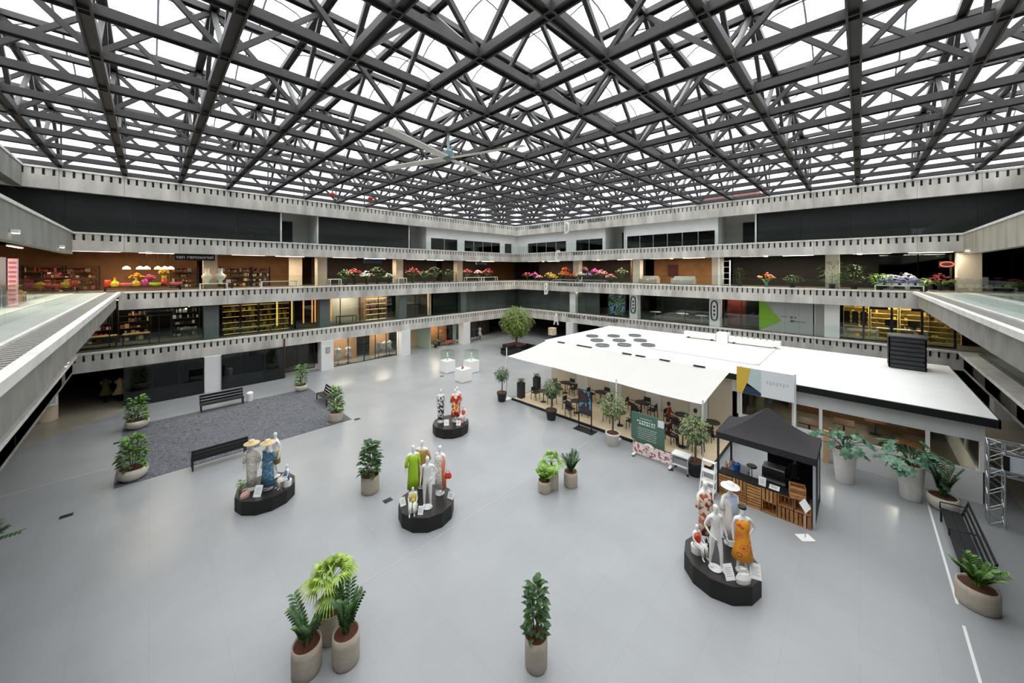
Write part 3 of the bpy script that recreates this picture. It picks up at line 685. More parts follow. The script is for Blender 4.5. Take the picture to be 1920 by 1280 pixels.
strip_light('L', 12.9, 1.2, 2.95, 1.2, 'warm strip light over the white dresses in the first shop window', group=None); strip_light('L', 16.9, 1.3, 2.95, 1.2, 'warm strip light over the grey dress in the second shop window', group=None); strip_light('L', 23.6, 1.9, 3.0, 1.2, 'strip light in the terracotta shop', group=None); strip_light('L', 28.5, 2, 3.0, 1.2, 'strip light in the dark corner shop', group=None)
shrub(W('L', 22.9, .9, 0), 'small green potted plant at the terracotta shop', .35, .6, LEAF_A); shrub(W('L', 24.0, 1.9, 0), 'leafy plant inside the terracotta shop', .6, 1.5, LEAF_D, 130)
tb(24.9, 1.0, 0, 1.0, .6, .5, 'red low table at the terracotta shop', mat('brick_red', '#b8482a', .6))
for k, (s, c) in enumerate(((27.2, '#d8d4c8'), (27.8, '#2a2a2c'), (28.4, '#3a3c3e'), (29.0, '#1d1f20'), (29.5, '#c8ccc8'))):
    torso_stand(W('L', s, .9, 0), 0, '%s outfit on a stand by the far corner shop, number %s of the row' % (('cream', 'black', 'charcoal', 'dark', 'pale')[k], ('one', 'two', 'three', 'four', 'five')[k]), mat('outfit_' + c[1:], c, .8))
for side, s, d, z, lab in (('L', 22.2, .75, 2.6, 'green exit sign by the terracotta shop'), ('R', 21.2, .7, 2.45, 'green exit sign above the cafe roof')):
    t = thing('exit_sign', lab, 'sign', W(side, s, d, z), ROT[side]); G().box(-.2, .2, -.03, .03, -.1, .1).obj('sign_box', GREENSIGN, t); G().tube([(0, 0, .1), (0, 0, .5)], .012, 5).obj('hanger', WHITE, t)
# fixtures on the concrete edges
def edge_lamp(side, s, d, z, label, group='small white lamps under the gallery edge'):
    t = thing('emergency_lamp', label, 'lamp', W(side, s, d, z), ROT[side], group)
    G().box(-.16, .16, -.09, .06, -.05, .06).obj('lamp_housing', PLAST, t); G().box(-.13, .13, -.08, .05, -.07, -.05).obj('lens', LAMP, t)
for side, ss in (('L', (.0, 8.0, 14.5, 22.5, 30.5)), ('R', (29, 21, 13, 5.5, 0))):
    for k, s in enumerate(ss): edge_lamp(side, s, .05, 9.97, 'small white lamp under the middle %s gallery edge, %s from the %s' % ('left' if side == 'L' else 'right', ORD[k], 'bridge end' if side == 'L' else 'far corner'), 'lamps under the %s gallery edge' % ('left' if side == 'L' else 'right'))
edge_lamp('NL', 20.0, -.1, 10.05, 'white boxy lamp high on the near left gallery edge, nearest the frame', None); edge_lamp('NL', 29.0, -.1, 9.98, 'white boxy lamp on the near left gallery edge by the corner', None); edge_lamp('NR', 33.2, -.12, 9.95, 'white lamp box in the near right corner under the gallery', None)
edge_lamp('NL', 30.0, -.16, 3.95, 'white lamp box on the lower near left edge under the bridge', None)

# --- right wall, second gallery
for k, s in enumerate((31.5, 28.5, 21.5, 18.5, 14.6, 11.5, 6.5, 3.6, -.6, -3.4)):
    strip_light('R', s, 1.1 + .5 * (k % 2), 9.97, 2.0, 'slim white strip light under the middle right gallery ceiling, %s from the far corner' % ORD[k], group='strip lights of the middle right gallery')
for s0, s1, m in ((33.5, 17.6, DKBROWN), (16.6, 9.9, BROWN), (8.9, -12, mat('near_black_wall', '#1e1a17', .8))):
    panel('R', s0, s1, 4.6, 7.4, 10.4, m)
partition('R', 18.3, 2.5, 4.6, 7.4, 10.4, DKWOOD)
fl_bay('R', 7.4, [(32.8, 1.2, 'red', .55, .9, 'red and magenta bunch at the corner of the right gallery'), (31.5, 1.3, 'magenta', .45, 1.0, 'magenta bunch near the corner of the right gallery'), (30.4, .9, 'pink', .4, .6, 'low pale pink bunch near the corner'), (28.9, 1.2, 'yellow', .55, .95, 'golden yellow bunch, first of the bright flowers'),
                  (27.9, .8, 'yellow', .5, .6, 'lime yellow low bunch in front of the golden one'), (26.9, 1.5, 'orange', .55, 1.2, 'orange bunch at the back of the bright flowers'), (25.9, .8, 'orange', .5, .7, 'bright orange low bunch in the middle of the bright flowers'), (24.9, 1.0, 'orange', .55, .9, 'orange red bunch in the middle of the bright flowers'),
                  (23.9, .8, 'white', .45, .7, 'white bunch between orange and purple flowers'), (23.0, 1.2, 'purple', .5, 1.0, 'lilac bunch in the bright flowers'), (22.0, .9, 'magenta', .4, 1.2, 'tall magenta bunch in the bright flowers'), (21.1, .9, 'pink', .6, .9, 'wide pale pink bunch in the bright flowers'), (20.0, 1.0, 'pink', .5, .8, 'blush bunch at the end of the bright flowers'), (24.3, 2.2, 'pink', .5, 1.9, 'tall pink bunch hanging behind the bright flowers'), (27.2, 2.4, 'orange', .5, 1.9, 'tall orange bunch behind the bright flowers'), (19.1, 1.7, 'dkgreen', .6, 1.5, 'dark green bunch by the cream column')], 'bright flowers of the right gallery')
tb(26.0, .7, 7.4, 3.4, .6, .3, 'low pale display table under the bright flowers', mat('pale_top', '#b9bdb8', .2), side='R'); tb(22.0, .7, 7.4, 3.2, .6, .3, 'low pale display table under the pink flowers', mat('pale_top', '#b9bdb8', .2), side='R')
def sofa(side, s, d, z, wd, m, label):
    t = thing('sofa', label, 'sofa', W(side, s, d, z), ROT[side]); X = wd / 2
    G().box(-X, X, -.4, .4, .08, .38).obj('seat_base', m, t)
    G().box(-X, X, .22, .42, .38, .82).obj('backrest', m, t)
    for a in (-1, 1): G().box(a * X - .1, a * X + .1, -.42, .42, .06, .6).obj('armrest', m, t)
    for a in (-.5, .5): G().box(a * X - X * .42, a * X + X * .42, -.38, .2, .38, .5).obj('seat_cushion', m, t)
    for a in (-1, 1):
        for b in (-1, 1): G().box(a * (X - .1) - .025, a * (X - .1) + .025, b * .32 - .025, b * .32 + .025, 0, .08).obj('leg', BLACKM, t)
sofa('R', 15.7, 1.2, 7.4, 1.7, mat('sofa_grey_beige', '#a9a39a', .9), 'grey-beige two-seat sofa beside the cream column'); sofa('R', 12.3, 1.2, 7.4, 1.9, mat('sofa_light_grey', '#b6b4b0', .9), 'light grey two-seat sofa between the columns')
tag(wbox(G(), 'R', 14.0, 15.0, 4.4, 4.5, 8.2, 9.4).obj('wall_picture', mat('dark_red_canvas', '#4a1a16', .7)), 'dark red wall picture behind the sofas', 'picture')
t = thing('ladder_shelf', 'open white ladder shelf beside the right gallery column', 'shelf', W('R', 8.55, .7, 7.4), ROT['R'])
for a in (-1, 1): G().box(a * .33 - .025, a * .33 + .025, -.15, .15, 0, 2.3).obj('side_post', WHITE, t)
for k in range(5): G().box(-.33, .33, -.15, .15, .1 + k * .52, .14 + k * .52).obj('shelf', WHITE, t)
G().box(9.6 - 9.6, .1, 0, .1, 0, .1)
tag(wbox(G(), 'R', 8.95, 9.1, .45, .6, 7.4, 9.95).obj('slim_post', WHITE), 'slim white post at the edge beside the ladder shelf', 'post')
bouquet(W('R', 5.6, .9, 7.4), 'big orange and cream flower bunch in a tall glass by the railing', [fmat('#f0702a'), fmat('#f4c070'), fmat('#e8482a'), fmat('#b8a46a')], .65, .95, 40, pot=mat('teal_vase', '#6a8a86', .2))
shrub(W('R', 7.6, 1.3, 7.4), 'dark small-leaved plant behind the ladder shelf', .4, 1.2, LEAF_B); shrub(W('R', 3.9, 1.2, 7.4), 'low wide dark plant by the railing of the right gallery', .8, .6, LEAF_B, 120); shrub(W('R', 1.5, .9, 7.4), 'tall palm-like plant before the gallery column', .7, 1.7, LEAF_A, 120, ll=.5, lw=.07); shrub(W('R', .3, .9, 7.4), 'tall leafy plant next to the palm-like plant', .6, 1.4, LEAF_B, 110, ll=.4, lw=.08)
shrub(W('R', -1.0, .75, 7.4), 'bright green fern at the end of the lavender table', .5, .75, LEAF_F, 110, ll=.4, lw=.06); tb(-1.9, .75, 7.4, 2.3, .5, .35, 'low white table carrying the lavender pots', WHITE, side='R')
for k in range(6):
    bouquet(W('R', -1.05 - .36 * k, .75, 7.75), 'lavender pot on the low white table, %s from the bright green fern' % ORD[k], [fmat('#8f86bd'), fmat('#6f6aa6')], .2, .32, 20, pot=POTW, group='row of lavender pots', green=LEAF_D, name='lavender_pot')
for s, lab in ((-1.6, 'tall white and lilac orchids behind the lavender, first of two'), (-2.35, 'tall white and lilac orchids behind the lavender, second of two')):
    bouquet(W('R', s, 1.4, 7.4), lab, [fmat('#d8d4e0'), fmat('#a89cc4'), fmat('#eeeef2')], .45, 1.05, 34, pot=POTW)
shrub(W('R', -3.05, .75, 7.4), 'bright green cushion plant beside the lavender table', .3, .45, LEAF_F, 90); bouquet(W('R', -3.9, 2.2, 7.4), 'dark red flowers behind the corner of the right gallery', [fmat('#7a1c1c'), fmat('#4a1420')], .7, .8, 36, pot=POTK)
nt_ = thing('neon_sign', 'round red neon sign in the dark shop at the right corner', 'sign', W('R', -4.3, 3.2, 9.2), ROT['R'])
G().tube([(.3 * math.cos(a), -.02, .16 * math.sin(a)) for a in [2 * PI * k / 16 for k in range(17)]], .03, 6).obj('neon_ring', mat('neon_red', '#e0503a', .5, emit=2), nt_); G().box(-.36, .36, 0, .03, -.22, .22).obj('backing', BLACKM, nt_)
for a, b in span('R', -1, -9, 2): wbox(G(), 'R', min(a, b) + .03, max(a, b) - .03, 3.4, 3.42, 7.4, 10).obj('dark_pane', DARKGL, walls['R'])
wbox(G(), 'R', -5.6, -4.6, 2.0, 2.9, 7.4, 10.4).obj('pillar', CREAM, walls['R'])

# --- right wall, first gallery
for a, b in span('R', 34.7, 21.4, 2.0): panel('R', a, b, 1.0, ZA, ZAT, GREYGL, 'glass_panel')
for k, (s, zz) in enumerate(((29.3, 6.3), (26.6, 6.35), (24.2, 6.35))): tag(G().ell((0, 0, 0), .16, None, .12).obj('ceiling_spot', LAMP, None, W('R', s, .8, zz - .05)), 'round ceiling spot before the grey glass panels, %s from the far corner' % ORD[k], 'lamp', 'ceiling spots before the grey glass')
ps = thing('poster', 'dark blue and green plant poster beside the white column', 'poster', W('R', 19.2, .9, 5.05), ROT['R']); G().box(-1.1, 1.1, 0, .05, -1.35, 1.35).obj('poster_frame', BLACKM, ps)
G().box(-.95, .95, -.015, 0, -1.2, 1.2).obj('poster_sheet', print_mat('poster_plants', ['#0e1428', '#16244a', '#5d8a2a', '#1c2f5a', '#7aa0b8', '#0c1222'], 1.3, 'noise', .4), ps)
shop_window('R', 16.5, 9.95, 1.2, ZA, ZAT, SHOPGL, 2.2); shop_window('R', 8.8, 6.1, 1.2, ZA, ZAT, SHOPGL, 1.35)
panel('R', 16.5, 9.95, 5.0, ZA, ZAT, mat('showroom_dark', '#2a2e2e', .6))
for s, d, lab in ((15.4, 2.0, 'white round meeting table near the first emblem column'), (12.8, 2.4, 'white round meeting table in the middle of the showroom'), (10.9, 2.0, 'white round meeting table near the second emblem column')):
    t = thing('round_table', lab, 'table', W('R', s, d, ZA), 0); G().lathe([(.55, .7), (.57, .73), (.55, .75)], 20).obj('table_top', WHITE, t); G().lathe([(.25, 0), (.04, .05), (.04, .7)], 12).obj('pedestal', ALU, t)
for s in (17.1, 9.4):
    t = thing('emblem_sign', 'black rounded emblem on the white column %s' % ('beside the plant poster' if s > 10 else 'beside the red showroom panel'), 'sign', W('R', s, .46, 5.15), ROT['R'])
    ring = [(.26 * (abs(math.cos(a)) ** .6) * (1 if math.cos(a) > 0 else -1), -.02, .85 * (abs(math.sin(a)) ** .6) * (1 if math.sin(a) > 0 else -1)) for a in [2 * PI * k / 28 for k in range(29)]]
    G().tube(ring, .055, 6).obj('emblem_ring', BLACKM, t)
    for zz in (-.35, 0, .35): G().box(-.07, .07, -.03, .01, zz - .1, zz + .1).obj('emblem_bar', BLACKM, t)
panel('R', 8.7, 7.2, 1.9, ZA, ZAT, mat('brick_red_panel', '#7a2e26', .7)); panel('R', 7.2, 6.05, 1.7, ZA, ZAT, BLACK)
gp = thing('advert_panel', 'large grey window panel with a green arrow shape', 'panel', W('R', 4.35, .9, ZA), ROT['R'])
G().box(-1.75, 1.75, 0, .05, 0, 2.8).obj('panel_sheet', mat('panel_grey', '#a9aca9', .35), gp)
G().add([(-1.75, -.006, .02), (-.2, -.006, .95), (-1.6, -.006, 2.75), (-1.75, -.006, 2.75)], [(0, 1, 2, 3)]).obj('green_arrow', mat('arrow_green', '#79ae1e', .45), gp)
for x, zz, ww, hh in ((.42, 1.3, .16, .16), (.66, 1.3, .1, .14), (.45, 1.0, .2, .18), (-.05, 1.32, .5, .04), (.95, .97, .7, .05), (.62, 1.02, .08, .1)): G().box(x - ww / 2, x + ww / 2, -.012, 0, zz - hh / 2, zz + hh / 2).obj('printed_mark', mat('mark_grey', '#55584f', .6), gp)
for x in (-.9, .0, .9): G().box(x - .01, x + .01, -.008, 0, 0, 2.8).obj('panel_joint', mat('joint_grey', '#8a8d8a', .5), gp)
gl2 = thing('grey_panel', 'plain grey panel between the green arrow panel and the yellow shop', 'panel', W('R', 1.9, .9, ZA), ROT['R']); G().box(-.6, .6, 0, .05, 0, 2.8).obj('panel_sheet', mat('panel_grey_warm', '#9b9a94', .4), gl2); G().box(-.62, -.58, -.02, .06, 0, 2.8).obj('panel_edge', ALU, gl2)
shop_window('R', 1.2, -4.4, 1.1, ZA, ZAT, GLASS, 1.4, fw=.12)
YSH = mat('yellow_shelf', '#c9b26a', .6, var=.15, scale=2)
for k, s in enumerate((.2, -1.3, -2.8, -4.2)):
    shelf_unit('R', s, 3.0, ZA, 1.4, 2.6, 7, 'yellow wooden wall shelf in the corner shop, %s from the grey panel' % ('first', 'second', 'third', 'fourth')[k], YSH, 'gold', back=YSH, fill=.25, glow=None)
strip_light('R', -1.6, 2.0, 6.75, 3.0, 'added fill light strip inside the yellow corner shop', group=None, pw=150)  # added strip that lights the yellow shelves in place of a shelf glow
for k, s in enumerate((.7, .25, -.2)): tag(wbox(G(), 'R', s - .17, s + .17, 1.9, 2.0, ZA + 1.0, ZA + 2.0).obj('hanging_garment', mat('garment_dark', '#26262a', .8)), 'dark garment hanging behind the yellow shop window, %s from the grey panel' % ORD[k], 'garment', 'dark hanging garments')
tb(-.1, 1.7, ZA, 1.6, .5, .7, 'grey table behind the yellow shop window', mat('table_grey', '#8a928e', .5), side='R')
for s, lab in ((-1.6, 'black monitor on the counter of the yellow shop'), (-2.7, 'second black monitor of the yellow shop near the corner')):
    t = thing('monitor', lab, 'monitor', W('R', s, 2.0, ZA + .9), ROT['R']); G().box(-.3, .3, 0, .05, .2, .62).obj('screen', BLACKM, t); G().box(-.05, .05, 0, .05, 0, .2).obj('neck', BLACKM, t); G().box(-.15, .15, -.1, .12, 0, .02).obj('foot', BLACKM, t)
tb(-2.1, 2.05, ZA, 2.4, .6, .9, 'pale shop counter under the monitors', mat('counter_pale', '#b8bca8', .5), side='R')
for k, s in enumerate((-1.0, -3.0)): tag(wbox(G(), 'R', s - .45, s + .45, 1.6, 1.68, ZAT - .55, ZAT - .1).obj('hanging_screen', BLACKM), 'black screen hanging at the top of the yellow shop, %s' % ('left one' if k == 0 else 'right one'), 'screen')

# --- hanging letters and fascia lettering on the right wall
for ch, s, z, lab in (('D', 24.95, 13.8, 'white hanging letter D at the top storey'), ('C', 26.3, 10.45, 'white hanging letter C at the third storey'), ('B', 28.13, 6.4, 'white hanging letter B at the second storey'), ('A', 26.54, 2.77, 'white hanging letter A at the ground storey')):
    t = thing('hanging_letter', lab, 'letter', W('R', s, -.45, z), ROT['R'])
    text(ch, 2.0, WHITE, t, (0, 0, 0), ext=.09, xs=.52, bold=.02)
    G().tube([(0, 0, .7), (0, .35, .8)], .015, 5).obj('bracket', ALU, t)
LET = mat('fascia_letters', '#4a4744', .6)
t = thing('fascia_lettering', 'dark SHOES & BAGS lettering on the second gallery edge', 'lettering', W('R', 24.8, -.03, 7.08), ROT['R']); text('SHOES & BAGS', .55, LET, t, (0, 0, 0), ext=.015, xs=1.02)
def marks(s0, s1, z, label, n, gaps=()):
    """lettering too small to read in the photograph: dark letter-sized strokes"""
    t = thing('fascia_lettering', label, 'lettering', W('R', (s0 + s1) / 2, -.03, z), ROT['R']); L = abs(s1 - s0)
    for k in range(n):
        if k in gaps: continue
        x = -L / 2 + (k + .5) * L / n; ww = L / n * .62
        g = G(); g.box(x - ww / 2, x - ww / 4, -.015, .015, -.17, .17); g.box(x + ww / 4, x + ww / 2, -.015, .015, -.17, .17); zz = (.12, 0, -.12)[k % 3]; g.box(x - ww / 4, x + ww / 4, -.015, .015, zz - .04, zz + .04)
        g.obj('letter_stroke', LET, t)
marks(25.1, 18.6, 3.3, 'long row of dark letters on the first gallery edge', 22, (6, 8)); marks(24.4, 23.0, 10.8, 'short row of dark letters on the third gallery edge', 4); marks(23.6, 20.0, 14.42, 'row of dark letters on the roof edge, right one', 9, (2,)); marks(31.4, 28.0, 14.4, 'row of dark letters on the roof edge near the corner', 8, (5,))

# --- near left gallery: shop screen, pink pillar, racks
tag(G().box(-8.5, -3.7, 22.55, 22.65, 7.4, 9.25).obj('partition_screen', mat('screen_grey', '#84868b', .7)), 'grey partition screen at the end of the near left gallery', 'screen')
pp = thing('sign_pillar', 'tall pink sign pillar at the edge of the grey partition screen', 'sign', (-3.52, 22.45, 7.4)); G().box(-.1, .1, -.12, .12, 0, 1.8).obj('pillar_body', PINK, pp)
for k in range(9): G().box(-.1 + .02, .1 - .02, -.128, -.12, .25 + k * .17, .33 + k * .17).obj('printed_mark', mat('pink_dark', '#b8707c', .6), pp)
rk = thing('clothes_rail', 'chrome clothes rail before the grey partition screen', 'rack', (-3.95, 21.7, 7.4))
for x in (-.3, .3): G().tube([(x, 0, 0), (x, 0, .75)], .018, 6).obj('post', ALU, rk)
for zz in (.1, .4, .75): G().tube([(-.3, 0, zz), (.3, 0, zz)], .015, 6).obj('rail', ALU, rk)
bouquet((-4.2, 21.9, 7.9), 'red and white flowers at the frame edge before the grey screen', [fmat('#c8303a'), fmat('#e8dcd4')], .3, .75, 30, pot=POTK)
for k in range(4): tb(25.6 - .75 * k, .7, 7.4, .42, .4, .45 + .1 * (k % 2), 'pale wooden stool by the near left railing, %s from the pink pillar' % ('fourth', 'third', 'second', 'first')[k], OAK, side='NL', cat='stool', name='wooden_stool')
shelf_unit('L', -4.0, 2.2, 7.4, 1.2, 1.4, 6, 'dark open rack of trays near the left corner', BLACKM, 'red', fill=.4)
for k, s in enumerate((30.3, 32.9)): tag(wbox(G(), 'NL', s - .06, s + .06, 3.4, 3.5, 8.6, 9.6).obj('wall_light', WARM), 'upright glowing wall light in the corner home shop, %s one' % ('left', 'right')[k], 'lamp', 'upright wall lights of the corner shop')
for k, s in enumerate((21, 26, 31)): strip_light('NL', s, 1.6, 9.95, 2.6, 'slim white strip light under the near left gallery ceiling, %s from the frame edge' % ORD[k], group='strip lights of the near left gallery')
G().box(-11, -7.2, 27.2, 27.3, 7.4, 10.4).obj('shop_wall', BROWN, walls['NL'])
cl = thing('round_column', 'beige round column under the near left bridge with an info board', 'column', (-4.25, 34.0, 0)); G().lathe([(.52, 0), (.5, .05), (.5, 3.3)], 24).obj('shaft', BEIGE, cl, smooth=True)
ib = thing('info_board', 'tilted white info board on the beige round column', 'board', (-3.95, 33.42, 1.35)); G().box(-.22, .22, -.03, .03, -.4, .4).obj('board_sheet', PLAST, ib, rz=.3); G().box(-.16, .16, -.036, -.03, -.3, .3).obj('printed_area', mat('print_pale', '#b9c4c8', .5), ib, rz=.3)

# ---------------------------------------------------------------- ceiling fan and small red-capped fittings
fan = thing('ceiling_fan', 'huge ceiling fan with long pale blades under the roof grid', 'fan', (9.33, 13.1, 13.72), .33)
G().tube([(0, 0, .1), (0, 0, 1.2)], .06, 8).obj('drop_rod', mat('fan_steel', '#9db0b4', .4, .4), fan)
G().lathe([(.22, 0), (.26, .05), (.26, .3), (.12, .42)], 16).obj('motor_hub', mat('fan_teal', '#6d8a8e', .4), fan)
FB = G().box(.25, 3.7, -.17, .17, .02, .06).mesh('fan_blade', mat('fan_blade', '#e6e2d8', .5))
for k in range(4): inst('fan_blade', FB, fan, (0, 0, 0), (.2, 0, 2 * PI * k / 4))
for x, y, lab in ((9.33, 27.4, 'small red-capped rod hanging from the roof, the left one'), (11.93, 26.9, 'small red-capped rod hanging from the roof, the right one')):
    t = thing('hanging_rod', lab, 'fitting', (x, y, 14.3)); G().tube([(0, 0, .1), (0, 0, .6)], .05, 8).obj('rod', mat('fan_teal', '#6d8a8e', .4), t); G().ell((0, 0, 0), .2, None, .16).obj('red_cap', mat('cap_red', '#c8402a', .5), t, smooth=True)

# ---------------------------------------------------------------- figures: skinned body grown from a joint skeleton
def figure_mesh(name, J, bones, mats, region=None, fingers=True, hand_dirs=None):
    """J: joint -> (x, y, z, r); one continuous surface by Skin + Subdivision, five finger chains at each wrist"""
    me = bpy.data.meshes.new(name); keys = list(J)
    me.from_pydata([J[k][:3] for k in keys], [(keys.index(a), keys.index(b)) for a, b in bones], [])
    o = bpy.data.objects.new(name, me); COL.objects.link(o)
    o.modifiers.new('s', 'SKIN'); sv = me.skin_vertices[0].data
    for i, k in enumerate(keys):
        r = J[k][3]; sv[i].radius = r if isinstance(r, tuple) else (r, r); sv[i].use_root = (k == 'pelvis')
    o.modifiers.new('d', 'SUBSURF').levels = 1
    dg = bpy.context.evaluated_depsgraph_get(); out = bpy.data.meshes.new_from_object(o.evaluated_get(dg))
    bpy.data.objects.remove(o); bpy.data.meshes.remove(me)
    g = G(); g.v = [tuple(v.co) for v in out.vertices]; g.f = [tuple(p.vertices) for p in out.polygons]
    if region: g.m = [region(out.polygons[i].center) for i in range(len(g.f))]
    else: g.m = [0] * len(g.f)
    bpy.data.meshes.remove(out)
    if fingers:
        g.k = 0
        for sd in ('l', 'r'):
            w_, h_ = Vector(J['wrist_' + sd][:3]), Vector(J['hand_' + sd][:3]); d = (h_ - w_).normalized()
            sx = Vector((0, 1, 0)) if abs(d.y) < .8 else Vector((1, 0, 0)); curl = Vector((-1 if sd == 'l' else 1, 0, 0)) * .25 if abs(d.x) < .6 else Vector((0, 0, -.3))
            for k, ln in enumerate((.075, .085, .08, .06)):
                b = h_ + sx * (.024 - .016 * k); g.tube([b, b + d * ln * .5 + curl * .02, b + (d + curl).normalized() * ln], [.009, .008, .006], 5)
            b = w_ + (h_ - w_) * .45 + sx * .03; g.tube([b, b + (d + sx * .8).normalized() * .035, b + (d + sx * .3).normalized() * .065], [.011, .009, .007], 5)
    return g.mesh(name, mats, True)

def skeleton(pose='stand', k=1.0, lean=0):
    """a 1.8 m figure facing -y"""
    J = {'pelvis': (0, 0, .95, (.13, .1)), 'waist': (0, .0, 1.1, (.11, .085)), 'chest': (0, -.01, 1.3, (.15, .1)), 'collar': (0, .01, 1.46, (.09, .07)), 'neck': (0, .0, 1.54, .048),
         'jaw': (0, -.02, 1.61, (.06, .068)), 'head': (0, -.005, 1.7, (.075, .09)), 'crown': (0, .0, 1.775, (.05, .06)),
         'sh_l': (.18, .01, 1.43, .055), 'sh_r': (-.18, .01, 1.43, .055),
         'hip_l': (.09, 0, .9, .095), 'hip_r': (-.09, 0, .9, .095)}
    B = [('pelvis', 'waist'), ('waist', 'chest'), ('chest', 'collar'), ('collar', 'neck'), ('neck', 'jaw'), ('jaw', 'head'), ('head', 'crown'), ('collar', 'sh_l'), ('collar', 'sh_r'), ('pelvis', 'hip_l'), ('pelvis', 'hip_r')]
    arms = {'stand': ((.23, .04, 1.16), (.25, -.03, .92), (.25, -.06, .83), (-.23, .04, 1.16), (-.26, -.02, .92), (-.26, -.05, .83)),
            'step': ((.25, .06, 1.17), (.3, -.02, .95), (.31, -.05, .86), (-.26, .08, 1.17), (-.2, -.1, 1.0), (-.15, -.17, .97)),
            'akimbo': ((.33, .08, 1.2), (.18, .0, 1.03), (.13, -.06, 1.0), (-.22, .05, 1.16), (-.24, -.02, .93), (-.24, -.05, .84)),
            'sit': ((.24, -.04, 1.18), (.2, -.26, 1.05), (.17, -.35, 1.04), (-.24, -.04, 1.18), (-.2, -.26, 1.05), (-.17, -.35, 1.04))}[pose]
    for s, (e, w_, h) in (('l', arms[:3]), ('r', arms[3:])):
        J['elb_' + s] = e + (.037,); J['wrist_' + s] = w_ + (.026,); J['hand_' + s] = h + ((.032, .018),)
        B += [('sh_' + s, 'elb_' + s), ('elb_' + s, 'wrist_' + s), ('wrist_' + s, 'hand_' + s)]
    if pose == 'sit': legs = (((.11, -.45, .95, .06), (.11, -.46, .52, .04), (.11, -.58, .49, .032)), ((-.12, -.44, .94, .06), (-.14, -.5, .52, .04), (-.14, -.62, .49, .032)))
    elif pose == 'step': legs = (((.1, -.1, .5, .056), (.1, -.12, .1, .035), (.1, -.25, .04, .03)), ((-.09, .03, .5, .056), (-.08, .12, .1, .035), (-.08, .0, .03, .03)))
    else: legs = (((.1, -.02, .5, .056), (.1, .03, .1, .035), (.11, -.1, .035, .03)), ((-.1, -.03, .5, .056), (-.11, .03, .1, .035), (-.13, -.1, .035, .03)))
    for s, (kn, an, ft) in (('l', legs[0]), ('r', legs[1])):
        J['knee_' + s] = kn; J['ank_' + s] = an; J['foot_' + s] = ft; B += [('hip_' + s, 'knee_' + s), ('knee_' + s, 'ank_' + s), ('ank_' + s, 'foot_' + s)]
    if k != 1.0: J = {n: (a * k, b * k, c * k, (r[0] * k, r[1] * k) if isinstance(r, tuple) else r * k) for n, (a, b, c, r) in J.items()}
    return J, B
BODY = {p: figure_mesh('body', *skeleton(p), MANN) for p in ('stand', 'step', 'akimbo')}
BODY['child'] = figure_mesh('body', *skeleton('sit', .62), MANN)
def dress_g(length=.35, flare=.26, top=1.44, waist=.155):
    return G().loft([(0, 0, length, flare, flare * .8), (0, 0, length + (.95 - length) * .5, (flare + .17) / 2, (flare * .8 + .14) / 2), (0, 0, .95, .185, .15), (0, 0, 1.1, waist, .125), (0, -.015, 1.28, .185, .14), (0, 0, 1.38, .18, .115), (0, .01, top, .12, .085)], 18)
def hat_g(r=.26, h=.12): return G().lathe([(r, .0), (r * .98, .015), (.105, .03), (.1, h), (.06, h + .02), (.001, h + .022)], 20)
def mannequin(p, rz, pose, label, group, dress=None, dm=None, sleeves=False, hat=None, extra=None):
    t = thing('mannequin', label, 'mannequin', p, rz, group)
    inst('body', BODY[pose], t)
    dr = dress.obj('dress', dm, t, smooth=True) if dress else None
    if sleeves:
        J, _ = skeleton(pose)
        for s in ('l', 'r'): G().tube([Vector(J['sh_' + s][:3]) * .98, J['elb_' + s][:3], Vector(J['elb_' + s][:3]) * .35 + Vector(J['wrist_' + s][:3]) * .65], [.068, .055, .065], 10).obj('sleeve', dm, dr or t, smooth=True)
    if hat: hat_g().obj('hat', hat, t, (0, .0, 1.72), smooth=True)
    G().lathe([(.17, 0), (.17, .012), (.01, .014)], 16).obj('base_plate', GLASS2, t)
    if extra: extra(t)
    return t
GLASS2 = mat('pale_plate', '#cfd2d2', .2)

# ---------------------------------------------------------------- display plinths and their mannequins
def plinth(x, y, label, r=.97, h=.5, rot=0):
    t = thing('display_plinth', label, 'plinth', (x, y, 0), rot, 'round black display plinths')
    n = 12; pts = [(r * math.cos(2 * PI * k / n), r * math.sin(2 * PI * k / n)) for k in range(n)]
    for k in range(n):
        a, b = Vector(pts[k] + (0,)), Vector(pts[(k + 1) % n] + (0,)); q = (b - a) * .006
        m = [a + q, b - q]; i = [p * .97 for p in m]
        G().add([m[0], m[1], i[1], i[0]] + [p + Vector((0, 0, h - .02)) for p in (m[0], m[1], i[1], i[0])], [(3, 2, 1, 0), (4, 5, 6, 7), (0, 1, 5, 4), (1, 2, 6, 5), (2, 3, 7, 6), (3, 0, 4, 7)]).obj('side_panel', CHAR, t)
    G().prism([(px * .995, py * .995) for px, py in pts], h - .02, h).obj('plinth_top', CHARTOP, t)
def card(p, rz, label, w_=.22, h=.3, tilt=-.5):
    t = thing('info_card', label, 'card', p, rz)
    o = G().box(-w_ / 2, w_ / 2, -.006, .006, 0, h).obj('card_sheet', PLAST, t); o.rotation_euler = (tilt, 0, 0)
    g = G()
    for k in range(5): g.box(-w_ * .35, w_ * (.35 - .1 * (k % 2)), -.008, -.006, h * (.25 + .12 * k), h * (.25 + .12 * k) + .012)
    o2 = g.obj('printed_lines', mat('print_grey', '#9aa0a4', .6), t); o2.rotation_euler = (tilt, 0, 0)
    q = G().bar((0, h * .25, 0), (0, h * .3, h * .5), .02, .01).obj('easel_back', PLAST, t)
